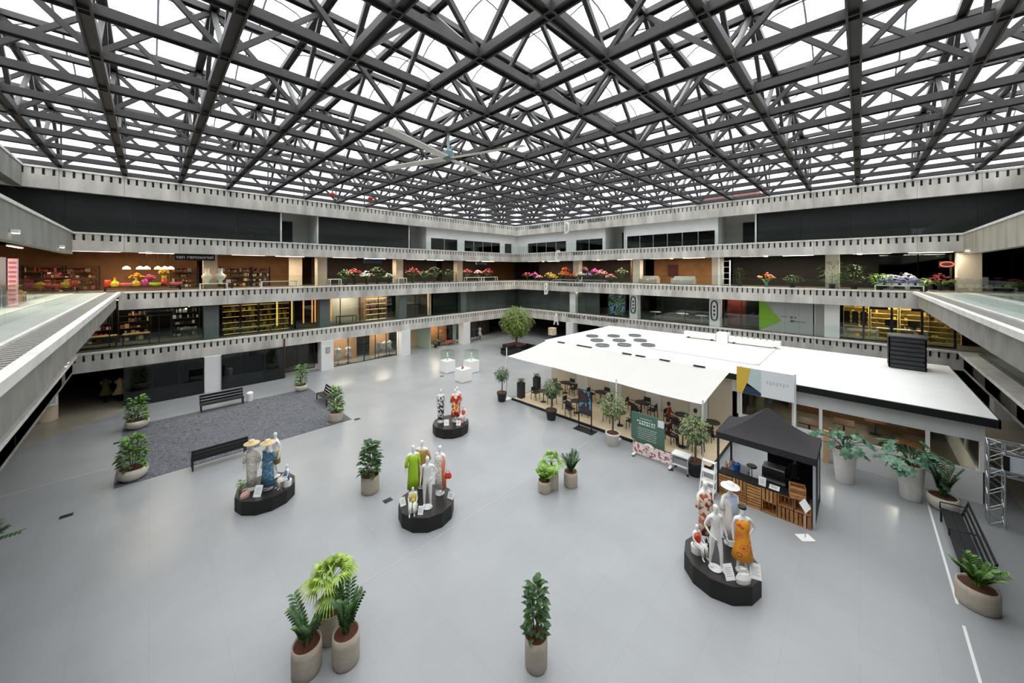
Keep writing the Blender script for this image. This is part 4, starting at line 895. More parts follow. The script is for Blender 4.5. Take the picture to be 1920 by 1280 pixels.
def handbag(p, rz, m, label, s=1.0):
    t = thing('handbag', label, 'bag', p, rz)
    G().loft([(0, 0, 0, .15 * s, .07 * s), (0, 0, .1 * s, .17 * s, .075 * s), (0, 0, .2 * s, .13 * s, .03 * s)], 12).obj('bag_body', m, t)
    G().tube([(-.08 * s, 0, .19 * s), (-.06 * s, 0, .3 * s), (.06 * s, 0, .3 * s), (.08 * s, 0, .19 * s)], .012 * s, 6).obj('handle', m, t)
def child_figure(p, rz, label, top, leg=None, hat=None):
    t = thing('child_mannequin', label, 'mannequin', p, rz)
    inst('body', BODY['child'], t, (0, 0, -.29))
    G().loft([(0, -.0, .22, .12, .1), (0, 0, .3, .115, .09), (0, -.01, .45, .125, .09), (0, 0, .6, .1, .07)], 14).obj('shirt', top, t, smooth=True)
    if leg:
        for a in (.07, -.075): G().tube([(a, -.02, .28), (a, -.28, .3), (a, -.29, .12)], [.075, .055, .05], 8).obj('trouser_leg', leg, t, smooth=True)
    G().lathe([(.15, 0), (.16, .2), (.15, .21)], 14).obj('seat_block', WHITE, t)
    if hat: hat_g(.17, .08).obj('hat', hat, t, (0, 0, .77))
S45 = A1 - PI / 2                        # facing the viewer's corner
TAN, GRN, WHP = mat('tan_fabric', '#b08a4e', .8), mat('lime_fabric', '#a6cc2a', .75), mat('white_fabric', '#eceae4', .85)
FLORAL = print_mat('floral_rust', ['#e8d8c8', '#b0563e', '#e4cdb8', '#8a3a30', '#efe2d4', '#c8785a'], 9)
ORANGEP = print_mat('orange_rings', ['#c8361c', '#f2a01e', '#b83050', '#ef9a1e', '#f4a828', '#d8542a', '#f0a024'], 5, 'rings')
BLUEP = print_mat('blue_print', ['#3a6a8a', '#5a8aa8', '#2f5474', '#7aa6bc', '#447694'], 10, 'noise')
BWP = print_mat('black_white_print', ['#e8e6e2', '#2a2828', '#d0cdc8', '#4a4646', '#f0eeea'], 13)
REDP = print_mat('red_orange_print', ['#d8402a', '#f0a02a', '#b82a2a', '#e86a30', '#f4d0a0'], 8)
PINKP = print_mat('pink_print', ['#d8607a', '#e89aa8', '#b83a5a', '#f0c8cc'], 9, 'noise')
CORALF = mat('coral_fabric', '#e8825c', .8); PALEP = print_mat('pale_print', ['#efe9e0', '#d8cabc', '#f4f0ea', '#c8b8ac'], 9, 'noise')
STRAW = mat('straw', '#e0c896', .8, var=.1, scale=30); WBLUE = print_mat('white_blue_print', ['#f2f2f0', '#eef0f2', '#f4f4f2', '#b4c4da', '#f2f2f0'], 3, 'noise')
Z = .512
plinth(3.15, 16.28, 'black round plinth carrying the mannequins with straw hats'); plinth(7.0, 11.15, 'black round plinth carrying the mannequin in lime green'); plinth(11.55, 15.98, 'black round plinth carrying the orange and black-and-white outfits'); plinth(11.5, 2.85, 'black round plinth nearest the black gazebo')
# straw hat group
mannequin((2.72, 16.42, Z), S45 + .2, 'stand', 'mannequin in pale printed clothes and straw hat beside the blue dress', 'straw hat mannequins', dress_g(.12, .16), PALEP, True, STRAW)
mannequin((3.15, 16.02, Z), S45 - .3, 'akimbo', 'mannequin in long blue dress and wide straw hat', 'straw hat mannequins', dress_g(.15, .26), BLUEP, True, STRAW)
mannequin((3.55, 16.75, Z), S45 - .5, 'step', 'bare-headed mannequin in brown shorts behind the blue dress', 'straw hat mannequins', G().loft([(0, 0, .55, .2, .17), (0, 0, .95, .185, .15), (0, 0, 1.05, .15, .12)], 16), TAN)
child_figure((3.72, 15.75, .5), S45 - .7, 'seated child mannequin in blue and white beside the blue dress', print_mat('navy_white', ['#eceef0', '#3a5478', '#dfe4ea', '#6a86a8'], 11), WHP)
shrub((2.42, 16.55, .5), 'small potted green plant on the plinth of the straw hat mannequins', .14, .25, LEAF_A, 40, POTC, .08, .14, None, .12, .05)
card((2.75, 15.72, .5), S45 + .1, 'white info card on the plinth of the straw hat mannequins', .26, .38)
handbag((2.45, 16.0, .5), .3, mat('pink_leather', '#d8a8a0', .6), 'pale pink bag on the plinth of the straw hat mannequins')
# lime green group
mannequin((6.86, 11.85, Z), S45 + .5, 'stand', 'mannequin in long lime green dress', 'mannequins on the lime green plinth', dress_g(.2, .22), GRN, True)
mannequin((7.3, 11.95, Z), S45, 'step', 'mannequin in tan clothes behind the lime green dress', 'mannequins on the lime green plinth', dress_g(.12, .19), TAN, True)
mannequin((6.8, 10.78, Z), S45 + .1, 'akimbo', 'bare white mannequin between the lime green and coral outfits', 'mannequins on the lime green plinth')
mannequin((7.55, 11.12, Z), S45 - .4, 'stand', 'mannequin in white and coral robe with red bag', 'mannequins on the lime green plinth', dress_g(.25, .2), PALEP, False,
          extra=lambda t: G().loft([(.13, .03, .2, .1, .12), (.12, .03, .9, .09, .14), (.12, .02, 1.42, .08, .09)], 10).obj('open_robe', CORALF, t, smooth=True))
handbag((7.72, 10.88, 1.1), S45, mat('red_leather', '#d03a22', .5), 'red handbag hung beside the coral robe', .9)
child_figure((6.36, 11.0, .5), S45 + .2, 'seated child mannequin in yellow-green at the lime green dress', print_mat('yellow_green_print', ['#c8c84a', '#e8e4c8', '#8a9a3a', '#d8b84a'], 12), WHP)
card((6.25, 11.45, .5), S45 + .7, 'white info card under the lime green dress', .2, .26); card((7.62, 10.6, .5), S45 - .5, 'white info card under the coral robe', .26, .22); card((6.42, 10.62, .5), S45, 'white info card at the front of the lime green plinth', .18, .26)
# orange and black-and-white group
mannequin((11.15, 16.35, Z), S45 + .3, 'stand', 'mannequin in long black and white printed dress', 'mannequins on the far plinth', dress_g(.15, .17), BWP)
mannequin((11.75, 15.85, Z), S45, 'akimbo', 'mannequin in red and orange dress on the far plinth', 'mannequins on the far plinth', dress_g(.3, .24), REDP, True)
mannequin((12.05, 16.1, Z), S45 - .3, 'stand', 'mannequin in pink printed clothes at the back of the far plinth', 'mannequins on the far plinth', dress_g(.3, .2), PINKP, True)
child_figure((12.15, 15.6, .5), S45 - .4, 'seated child mannequin in red beside the red and orange dress', mat('soft_red', '#d85a50', .8), WHP)
card((11.1, 15.75, .5), S45 + .2, 'white info card under the black and white dress', .26, .3); card((11.55, 15.3, .5), S45, 'white info card under the red and orange dress', .24, .26); handbag((11.85, 15.4, .5), 0, CORALF, 'small coral bag on the far plinth', .7)
# plinth by the gazebo
mannequin((11.95, 3.4, Z), S45 + .2, 'stand', 'mannequin in long rust floral dress', 'mannequins on the plinth by the gazebo', dress_g(.2, .2), FLORAL, True)
mannequin((10.98, 2.86, Z), S45 + .1, 'step', 'bare white mannequin stepping forward on the plinth by the gazebo', 'mannequins on the plinth by the gazebo')
mannequin((12.3, 2.8, Z), S45, 'stand', 'mannequin in white and pale blue with a broad white hat', 'mannequins on the plinth by the gazebo', dress_g(.2, .2), WHP, True, WHITE,
          extra=lambda t: G().loft([(.06, -.05, .75, .14, .13), (.05, -.05, 1.1, .12, .12), (.0, -.02, 1.4, .17, .13), (0, 0, 1.45, .1, .08)], 12).obj('blue_shawl', mat('pale_blue_fabric', '#b4c6de', .85), t, smooth=True))
mannequin((11.4, 2.3, Z), S45 - .2, 'akimbo', 'mannequin in orange patterned dress beside the white handbag', 'mannequins on the plinth by the gazebo', dress_g(.38, .27), ORANGEP, False,
          extra=lambda t: hat_g(.1, .05).obj('dark_hairpiece', CHAR, t, (0, .02, 1.72)))
child_figure((11.25, 3.42, .5), S45 + .3, 'seated child mannequin in red at the rust floral dress', REDP, WHP)
card((10.85, 2.45, .5), S45 + .1, 'white info card beside the white handbag', .26, .36); card((11.35, 1.98, .5), S45 - .4, 'white info card under the orange patterned dress', .26, .36); handbag((11.0, 2.2, .5), S45, mat('white_leather', '#f2f0ea', .4), 'white handbag on the plinth by the gazebo', 1.2)
handbag((11.6, 3.25, .5), .5, BLACKM, 'black handbag beside the seated child in red', .9)

# ---------------------------------------------------------------- potted plants
LEAFS = {}
def leaf_mesh(L, w_, m, droop=.3):
    k = (round(L, 3), round(w_, 3), m.name, droop)
    if k not in LEAFS: LEAFS[k] = G().leaf((0, 0, 0), (0, -1, 0), L, w_, droop).mesh('leaf', m)
    return LEAFS[k]
def pot(t, kind, r, h):
    if kind == 'cyl': pr, m = [(r * .9, 0), (r * .98, .03), (r, h * .3), (r, h * .75), (r * .97, h), (r * .88, h), (r * .87, h - .06)], POTC
    elif kind == 'bowl': pr, m = [(r * .55, 0), (r * .85, h * .25), (r, h * .65), (r * .93, h), (r * .85, h), (r * .84, h - .06)], POTB
    elif kind == 'black': pr, m = [(r * .72, 0), (r * .95, h * .88), (r, h * .9), (r, h), (r * .9, h), (r * .88, h - .06)], POTK
    elif kind == 'white': pr, m = [(r * .72, 0), (r * .95, h * .85), (r, h * .86), (r, h), (r * .9, h), (r * .88, h - .06)], POTW
    else: pr, m = [(r * .68, 0), (r * .72, .02), (r * .97, h * .97), (r, h), (r * .9, h), (r * .88, h - .08)], POTW
    po_ = G().lathe(pr, 24).obj('pot', m, t, smooth=True)
    G().lathe([(r * .1, h - .07), (r * .86, h - .06), (r * .84, h - .03), (.01, h - .02)], 16).obj('soil', SOIL, po_)
def upright(x, y, label, kind, r, ph, H_, R, lm, n, L, w_, group=None, top=.3, stems=3):
    """leafy upright pot plant: every leaf its own piece round a few stems"""
    t = thing('potted_plant', label, 'plant', (x, y, 0), rnd.uniform(0, 6), group); pot(t, kind, r, ph)
    me = leaf_mesh(L, w_, lm)
    for k in range(stems):
        a = 2 * PI * k / stems; G().tube([(.05 * math.cos(a), .05 * math.sin(a), ph - .05), (R * .3 * math.cos(a), R * .3 * math.sin(a), ph + H_ * .85)], [.02, .012], 6).obj('stem', BARK, t)
    for k in range(n):
        f = (k + .5) / n; a = k * 2.4 + rnd.uniform(-.3, .3); q = R * (.35 + .3 * rnd.random()) * (1 - top * f)
        inst('leaf', me, t, (q * math.cos(a), q * math.sin(a), ph + H_ * f * .92), Euler((rnd.uniform(-.75, .1) - .35 * f, rnd.uniform(-.3, .3), a + PI / 2), 'XYZ'), rnd.uniform(.8, 1.2))
    return t
def zz_plant(x, y, label, kind, r, ph, H_, n, lm, spread=.5, group=None):
    t = thing('potted_plant', label, 'plant', (x, y, 0), rnd.uniform(0, 6), group); pot(t, kind, r, ph)
    for k in range(n):
        a = 2 * PI * k / n + rnd.uniform(-.3, .3); sp = spread * rnd.uniform(.3, 1); hh = H_ * rnd.uniform(.7, 1)
        pts = [Vector((.06 * math.cos(a), .06 * math.sin(a), ph - .04)) + Vector((sp * f ** 1.6 * math.cos(a), sp * f ** 1.6 * math.sin(a), hh * (f - .25 * f * f * sp))) for f in (0, .25, .5, .75, 1)]
        g = G().tube(pts, [.018, .016, .013, .01, .006], 5)
        for i in range(11):
            f = .22 + .78 * i / 10; j = min(3, int(f * 4)); p = pts[j].lerp(pts[j + 1], f * 4 - j); d = (pts[j + 1] - pts[j]).normalized(); sd = d.cross(Vector((0, 0, 1)))
            sd = sd.normalized() if sd.length > .1 else Vector((math.sin(a), -math.cos(a), 0))
            for s_ in (-1, 1): g.leaf(p, d * .7 + sd * s_, .17, .085, .1)
        g.obj('frond', lm, t)
    return t
def fan_palm(x, y, label, kind, r, ph, H_, n, lm, R=.5, group=None):
    t = thing('potted_palm', label, 'plant', (x, y, 0), rnd.uniform(0, 6), group); pot(t, kind, r, ph)
    G().tube([(0, 0, ph - .05), (0, 0, ph + H_ * .45)], [.06, .045], 8).obj('trunk', BARK, t)
    for k in range(n):
        a = 2 * PI * k / n + rnd.uniform(-.2, .2); el = rnd.uniform(-.1, 1.45); d = Vector((math.cos(a) * math.cos(el), math.sin(a) * math.cos(el), math.sin(el)))
        b = Vector((0, 0, ph + H_ * .42)); q = b + d * R * .5 + Vector((0, 0, -.02)); g = G().tube([b, b.lerp(q, .5) + Vector((0, 0, .04)), q], .009, 5)
        sd = d.cross(Vector((0, 0, 1))).normalized()
        for i in range(19):
            ang = (i - 9) / 9 * 1.5; dd = d * math.cos(ang) + sd * math.sin(ang); g.leaf(q, dd, R * .8 * (1 - .12 * abs(ang)), .04, .55)
        g.obj('frond', lm, t)
    return t
upright(-.46, 28.75, 'bushy plant in cream bowl at the far end of the rug side', 'bowl', .5, .48, 1.25, .62, LEAF_A, 100, .27, .2)
upright(-.47, 21.85, 'bushy bright-leaved plant in cream bowl at the near rug corner', 'bowl', .48, .5, 1.3, .58, LEAF_A, 110, .27, .2)
upright(7.76, 29.1, 'leafy plant in grey pot at the far rug corner beside the dark shop', 'bowl', .4, .45, 1.5, .5, LEAF_A, 90, .26, .19)
upright(7.65, 21.85, 'tall leafy plant in cream pot at the rug corner by the bench', 'cyl', .38, .55, 1.45, .46, LEAF_A, 90, .26, .18)
upright(6.15, 13.9, 'tall dark fig plant in grey pot between two plinths', 'cyl', .34, .66, 1.3, .46, LEAF_B, 100, .25, .19)
fan_palm(11.38, 8.9, 'bright palm in grey pot, the taller of the pair in mid floor', 'cyl', .28, .62, 1.0, 9, LEAF_F, .5)
zz_plant(11.0, 8.95, 'small yellow-green plant in grey pot at the foot of the bright palm', 'cyl', .26, .45, .4, 10, LEAF_F, .35)
zz_plant(12.03, 8.42, 'dark upright plant in grey pot right of the bright palm', 'cyl', .28, .6, .75, 9, LEAF_B, .35)
zz_plant(2.42, 8.66, 'dark arching plant in grey pot, front left of the group of three', 'cyl', .3, .62, .95, 7, LEAF_B, .6)
fan_palm(3.05, 9.05, 'yellow-green fan palm in grey pot at the back of the group of three', 'cyl', .28, .66, 1.5, 17, LEAF_C, .62)
zz_plant(3.1, 8.25, 'dark upright plant in grey pot, right of the group of three', 'cyl', .29, .66, .95, 7, LEAF_B, .3)
upright(6.02, 5.14, 'tall rubber fig in grey pot standing alone at the front', 'cyl', .25, .66, 1.25, .3, LEAF_B, 78, .19, .14)
zz_plant(15.15, -2.2, 'dark leafy plant in wide cream pot by the near end of the bench', 'cyl', .38, .55, .75, 12, LEAF_A, .45)
zz_plant(20.4, -2.18, 'dark upright plant in cream pot at the far end of the bench', 'bowl', .42, .5, 1.3, 12, LEAF_B, .4)
zz_plant(-3.6, 18.75, 'dark fern-like plant at the left frame edge', 'cyl', .36, .5, .5, 13, LEAF_B, .95)
def monstera(x, y, label, n=26):
    t = thing('monstera_planter', label, 'plant', (x, y, 0), rnd.uniform(0, 6)); pot(t, 'tall', .4, 1.35)
    g = G(); pts = []
    for k in range(24):
        a = 2 * PI * k / 24 - PI / 2; rr = .26 * (1 - .22 * math.sin(a)) * (1 if k % 3 else .68)
        pts.append((rr * math.cos(a), -.22 + rr * math.sin(a) * 1.1, -.25 * rr * rr))
    g.add([(0, -.2, .03)] + pts, [(0, 1 + k, 1 + (k + 1) % 24) for k in range(24)]); me = g.mesh('leaf', LEAF_E)
    for k in range(n):
        a = 2 * PI * k / n + rnd.uniform(-.2, .2); q = rnd.uniform(.2, .85); zz = 1.4 + rnd.uniform(.1, .95) * (1.1 - q * .7) - (.4 if k % 6 == 0 else 0)
        p = Vector((q * math.cos(a), q * math.sin(a), zz))
        G().tube([(0, 0, 1.3), p * .5 + Vector((0, 0, .78)), p], .012, 5).obj('stem', LEAF_B, t)
        inst('leaf', me, t, p, Euler((rnd.uniform(.1, 1.15), rnd.uniform(-.5, .5), a + PI / 2)), rnd.uniform(.6, .95))
monstera(20.25, .45, 'monstera in tall white planter beside the black gazebo'); monstera(20.5, -1.4, 'monstera in tall white planter near the truss gate', 30)
def pot_tree(x, y, label, kind, r, ph, trunk, R, lm, n=700, ry=None, group='potted trees along the cafe terrace', ll=.13):
    t = thing('potted_tree', label, 'tree', (x, y, 0), rnd.uniform(0, 6), group); pot(t, kind, r, ph)
    G().tube([(0, 0, ph - .05), (.03, .02, ph + trunk * .5), (0, 0, ph + trunk)], [.05, .04, .035], 7).obj('trunk', BARK, t)
    zc = ph + trunk + (ry or R) * .6; g = G(); gb = G()
    for k in range(7):
        a = 2 * PI * k / 7; gb.tube([(0, 0, ph + trunk * .9), (R * .55 * math.cos(a), R * .55 * math.sin(a), zc + rnd.uniform(-.1, .3) * R)], [.025, .01], 5)
    gb.obj('branches', BARK, t)
    for k in range(n):
        a = rnd.uniform(0, 2 * PI); cz = rnd.uniform(-1, 1); q = (.45 + .55 * rnd.random()) * rnd.uniform(.85, 1.05); s = math.sqrt(1 - cz * cz)
        p = (R * q * s * math.cos(a), R * q * s * math.sin(a), zc + (ry or R) * q * cz)
        g.leaf(p, (math.cos(a) * s + rnd.uniform(-.5, .5), math.sin(a) * s + rnd.uniform(-.5, .5), cz * .4 - .2 + rnd.uniform(-.4, .4)), ll, ll * .45, .3)
    stuff(g.obj('foliage', lm, t))
pot_tree(16.6, 17.2, 'small round-crowned tree in black pot at the terrace corner', 'black', .34, .6, .9, .5, LEAF_B, 520)
pot_tree(16.6, 13.0, 'small round-crowned tree in black pot before the terrace, second from the corner', 'black', .34, .58, .95, .55, LEAF_B, 560)
pot_tree(16.35, 8.9, 'loose-crowned olive tree in white pot before the terrace', 'white', .36, .62, .95, .68, LEAF_D, 760)
pot_tree(16.4, 5.05, 'olive tree in dark pot beside the white step shelf', 'black', .34, .6, 1.0, .62, LEAF_D, 760)
bt = thing('atrium_tree', 'big round-crowned tree in a dark square planter near the far corner', 'tree', (28.9, 27.6, 0))
G().box(-1.1, 1.1, -1.1, 1.1, 0, .5).obj('planter_box', CHAR, bt); G().box(-1.0, 1.0, -1.0, 1.0, .5, .53).obj('soil', SOIL, bt)
G().tube([(0, 0, .4), (.05, 0, 1.2), (0, .03, 2.0)], [.13, .1, .09], 9).obj('trunk', BARK, bt)
gb = G(); g = G()
for k in range(14):
    a = 2.4 * k; gb.tube([(0, 0, 1.5), (.8 * math.cos(a), .8 * math.sin(a), 2.4 + .1 * k), (1.2 * math.cos(a), 1.2 * math.sin(a), 3.0 + .1 * k)], [.05, .03, .012], 5)
gb.obj('branches', BARK, bt)
for k in range(6500):
    a = rnd.uniform(0, 2 * PI); cz = rnd.uniform(-1, 1); q = (.55 + .45 * rnd.random()) * (.92 + .1 * math.sin(5 * a) * math.cos(4 * cz) + .06 * math.sin(11 * a + 7 * cz)); s = math.sqrt(1 - cz * cz); fx = 1.95 * (1 - .2 * max(0, -cz))
    g.leaf((fx * q * s * math.cos(a), fx * q * s * math.sin(a), 3.0 + 1.9 * q * cz), (math.cos(a) * s + rnd.uniform(-.6, .6), math.sin(a) * s + rnd.uniform(-.6, .6), cz * .4 - .3 + rnd.uniform(-.4, .4)), .2, .08, .3)
stuff(g.obj('foliage', leaf_mat('leaf_big_tree', '#4f6a26', '#98ac58'), bt))
def boxwood(x, y, label):
    t = thing('clipped_box_plant', label, 'plant', (x, y, 0)); G().box(-.2, .2, -.2, .2, 0, 1.15).obj('planter', POTK, t); g = G()
    for k in range(160): g.leaf((rnd.uniform(-.19, .19), rnd.uniform(-.19, .19), 1.12 + rnd.uniform(0, .25)), (rnd.uniform(-1, 1), rnd.uniform(-1, 1), rnd.uniform(0, 1)), .1, .05, .2)
    stuff(g.obj('foliage', LEAF_B, t))
boxwood(17.75, 16.5, 'clipped box plant in tall dark planter at the terrace corner'); boxwood(19.4, 16.5, 'clipped box plant in tall dark planter behind the first on the terrace edge')
for p, rz, lab in (((26.7, 26.2), 0, 'low black lounge seat in front of the big tree'), ((29.6, 25.2), PI / 2, 'low black lounge seat beside the big tree')):
    t = thing('lounge_seat', lab, 'seat', p + (0,), rz); G().box(-1.1, 1.1, -.5, .5, .12, .42).obj('seat_cushion', BLACKM, t); G().box(-1.1, 1.1, .35, .5, .42, .75).obj('backrest', BLACKM, t)
    for a in (-1, 1):
        for b in (-1, 1): G().box(a - .03, a + .03, b * .4 - .03, b * .4 + .03, 0, .12).obj('leg', ALU, t)

# ---------------------------------------------------------------- rug, benches, small floor items
rg = tag(G().box(-1.0, 8.35, 21.4, 29.35, 0, .018).obj('rug', RUG), 'large dark blue-grey mottled rug between four potted plants', 'rug')
BK_ = mat('bench_black', '#18181a', .55)
def bench(x, y, rz, L, label, back=True, slats=4):
    t = thing('bench', label, 'bench', (x, y, 0), rz); X = L / 2
    for k in range(slats): G().box(-X, X, -.24 + k * .48 / slats + .006, -.24 + (k + 1) * .48 / slats - .006, .42, .46).obj('seat_slat', BK_, t)
    for a in (-X + .06, X - .06):
        for b in (-.22, .22): G().box(a - .025, a + .025, b - .025, b + .025, 0, .42).obj('leg', BK_, t)
        G().box(a - .025, a + .025, -.22, .22, .38, .42).obj('seat_rail', BK_, t)
        if back: G().bar((a, .23, .4), (a, .38, .92), .045, .04, up=(1, 0, 0)).obj('back_post', BK_, t)
    if back:
        for k in range(3): G().bar((-X, .27 + k * .05, .54 + k * .17), (X, .27 + k * .05, .54 + k * .17), .02, .14).obj('back_slat', BK_, t)
bench(3.3, 29.15, 0, 2.2, 'black slatted bench with back before the dark shop front'); bench(2.28, 21.0, PI, 2.0, 'black bench on the near edge of the rug'); bench(8.2, 25.4, -PI / 2, 2.0, 'black bench with back on the far right edge of the rug')
bench(17.6, -2.25, PI, 3.6, 'long black bench with back beside the white floor line', True, 2)
for a in (-1.78, 0, 1.78): G().tube([(a, -.24, .44), (a, -.24, .66), (a, .1, .7), (a, .36, .7)], .022, 7).obj('arm_tube', BK_, bpy.data.objects['bench.003'])
bn = thing('waste_bin', 'small white swing-lid bin beside the dark slatted bench', 'bin', (4.75, 29.3, 0)); G().lathe([(.17, 0), (.2, .45), (.19, .45)], 16).obj('bin_body', PLAST, bn); G().lathe([(.2, .45), (.19, .55), (.12, .62), (.01, .63)], 16).obj('bin_lid', PLAST, bn)
for x, y, lab in ((6.37, 12.86, 'small black floor socket between fig plant and plinth'), (-2.06, 20.25, 'small black floor socket at the left of the rug'), (8.6, 21.2, 'small black floor socket near the rug corner'), (17.0, 24.8, 'small black floor socket beside the white display cases'), (-1.1, 27.0, 'small black floor socket left of the cream bowl plants')):
    t = thing('floor_socket', lab, 'socket', (x, y, 0)); G().box(-.14, .14, -.1, .1, 0, .012).obj('cover', BLACKM, t); G().box(-.16, .16, -.12, .12, 0, .006).obj('rim', DKGREY, t)

# ---------------------------------------------------------------- white display cases
def case(x, y, label, gh=.85, item=None):
    t = thing('display_case', label, 'case', (x, y, 0)); a = .48
    G().box(-a, a, -a, a, .03, 1.0).obj('plinth_box', PLAST, t); G().box(-a + .04, a - .04, -a + .04, a - .04, 0, .03).obj('toe_kick', BLACKM, t)
    if gh:
        e = .44
        for p in ((-e, e, -e, -e + .012), (-e, e, e - .012, e), (-e, -e + .012, -e, e), (e - .012, e, -e, e)): G().box(*p, 1.0, 1.0 + gh).obj('glass_side', GLASS, t)
        G().box(-e, e, -e, e, 1.0 + gh, 1.012 + gh).obj('glass_lid', GLASS, t)
case(18.15, 25.6, 'white display case with glass hood, farthest left of three'); case(17.5, 22.55, 'white display plinth without a hood, nearest of three', 0); case(19.6, 24.1, 'white display case with glass hood behind the open plinth')
def bust(x, y, z, label, m):
    t = thing('bust', label, 'bust', (x, y, z)); G().loft([(0, 0, 0, .12, .1), (0, 0, .05, .05, .05), (0, 0, .18, .05, .05), (0, 0, .26, .17, .1), (0, 0, .34, .15, .09), (0, 0, .4, .05, .05), (0, 0, .46, .055, .06), (0, 0, .55, .075, .085), (0, 0, .65, .05, .06), (0, 0, .67, .005, .005)], 12).obj('bust_form', MANN, t, smooth=True); G().loft([(0, 0, .2, .175, .11), (0, 0, .27, .18, .11), (0, 0, .35, .15, .095)], 12).obj('scarf', m, t)
bust(18.15, 25.6, 1.0, 'white bust with pale pink scarf in the left glass case', mat('pink_scarf', '#d8a89c', .8)); bust(19.6, 24.1, 1.0, 'white bust with pale scarf in the right glass case', mat('pale_scarf', '#e0c8bc', .8))
handbag((17.35, 22.45, 1.0), .4, mat('brown_leather', '#a86a58', .6), 'reddish brown bag on the open white plinth'); handbag((17.72, 22.75, 1.0), 1.2, mat('cream_leather', '#e8dccc', .6), 'cream bag on the open white plinth', .8)

# ---------------------------------------------------------------- cafe pavilion
cf = thing('cafe_pavilion', 'white flat-roofed cafe pavilion with black roof edge', 'building', (0, 0, 0))
RX0, RX1, RY0, RY1, RZ0, RZ1 = 21.5, 31.8, -3.65, 17.6, 3.05, 3.35
rs = G().box(RX0 + .05, RX1 - .05, RY0 + .05, RY1 - .05, RZ0, RZ1).obj('roof_slab', ROOFW, cf)
for p in ((RX0, RX0 + .05, RY0, RY1), (RX1 - .05, RX1, RY0, RY1), (RX0, RX1, RY0, RY0 + .05), (RX0, RX1, RY1 - .05, RY1)): G().box(*p, RZ0 - .02, RZ1 - .02).obj('roof_edge', BLACK, rs)
SKY = mat('skylight_grey', '#6d7173', .25)
for u, v in ((26.6, 16.4), (27.9, 15.1), (29.4, 13.9), (25.2, 15.1), (26.4, 13.8), (27.6, 12.6), (23.8, 13.8), (25.1, 12.7), (26.3, 11.4)):
    o = G().lathe([(.5, 0), (.5, .1), (.44, .1), (.44, .06), (.01, .06)], 24).obj('round_skylight', [SKY], rs, (u * .958, v * .958, RZ1)); 
for p in ((24.3, 30.6, 4.1, 4.3), (24.2, 24.4, 4.1, 10.6)): G().box(*p, RZ1, RZ1 + .05).obj('roof_kerb', mat('kerb_grey', '#cfcfcc', .6), rs)
# glazed front and low wall
def cbox(name, m, *a): return G().box(*a).obj(name, m, cf)
cbox('floor_slab', INTFLOOR, 22.0, 31.5, -3.3, 17.2, 0.0, .08)
cbox('low_wall', WHITEW, 21.85, 22.0, -3.3, 4.6, 0, 1.2); cbox('head_band', WHITEW, 21.85, 22.02, -3.35, 4.9, 2.33, 3.05); cbox('end_wall', WHITEW, 22.0, 31.5, -3.32, -3.2, 0, 1.2); cbox('end_head_band', WHITEW, 22.0, 31.5, -3.32, -3.2, 2.33, 3.05)
for v in (-3.28, -1.95, 1.3, 2.3, 4.6): cbox('mullion', WHITE, 21.86, 21.98, v - .06, v + .06, 1.2, 2.4)
for a, b in ((-3.2, -1.95), (-1.95, 1.3), (1.3, 2.3), (2.3, 4.6)): cbox('window_pane', SHOPGL, 21.91, 21.93, a + .06, b - .06, 1.2, 2.33)
for u in (24.4, 27, 29.5, 31.4): cbox('mullion', WHITE, u - .06, u + .06, -3.3, -3.2, 1.2, 2.4)
for a, b in ((22.0, 24.4), (24.4, 27), (27, 29.5), (29.5, 31.4)): cbox('window_pane', SHOPGL, a + .06, b - .06, -3.26, -3.24, 1.2, 2.33)
cbox('back_wall', DKBROWN, 31.4, 31.5, -3.3, 17.2, 0, 3.05); cbox('end_wall', CREAM, 22.0, 31.5, 17.1, 17.2, 0, 3.05)
cbox('partition_wall', mat('olive_wall', '#6d6138', .7), 22.3, 24.5, 3.9, 4.0, 0, 3.05); cbox('partition_wall', DKBROWN, 22.2, 31.4, 4.6, 4.75, 0, 3.05)
v = 4.9
for k, wd in enumerate((1.2, 1.0, 1.6, 1.0, 1.6, 1.0, 1.6, 1.0, 2.3)):
    cbox('wall_panel' if k % 2 else 'door_leaf', WHITEW if k % 2 else (CREAM if k % 4 else mat('cafe_wood', '#cfc3ae', .6)), 21.95, 22.03, v, v + wd - .03, .08, 3.05); v += wd
for k, (u, v) in enumerate(((24.5, -1.6), (25.5, .6), (24.3, 1.9), (27.0, -.6))):
    t = thing('cafe_table', 'dark wooden table inside the cafe behind the low white wall, %s' % ('nearest the gate', 'in the middle', 'near the banner', 'at the back')[k], 'table', (u, v, .08)); G().box(-.5, .5, -.4, .4, .7, .75).obj('table_top', DKWOOD, t); G().lathe([(.25, 0), (.04, .04), (.04, .7)], 10).obj('pedestal', BLACKM, t)
cb = thing('bar_counter', 'long brown wooden counter inside the cafe', 'counter', (28.5, 0, .08)); G().box(-.35, .35, -2.6, 3.2, 0, 1.0).obj('counter_body', DKWOOD, cb); G().box(-.45, .45, -2.7, 3.3, 1.0, 1.06).obj('counter_top', OAK, cb)
for k, (u, v) in enumerate(((23.6, -1.2), (23.6, .9), (26.5, 0), (26.5, 2.2))):
    t = thing('pendant_lamp', 'glowing pendant lamp inside the cafe, %s' % ('front one near the gate', 'front one near the banner', 'back one near the gate', 'back one near the banner')[k], 'lamp', (u, v, 2.05), 0, 'pendant lamps inside the cafe'); G().lathe([(.16, 0), (.12, .14), (.03, .2)], 12).obj('lamp_shade', WARM, t); G().tube([(0, 0, .2), (0, 0, 1.0)], .01, 5).obj('cord', BLACKM, t); lamp_light(t, .2, 35, .2)
wp = tag(G().box(21.55, 21.75, 1.0, 1.2, 0, 1.45).obj('wooden_post', mat('post_wood', '#cfa87c', .7)), 'light wooden board standing between gazebo and white planter', 'board')
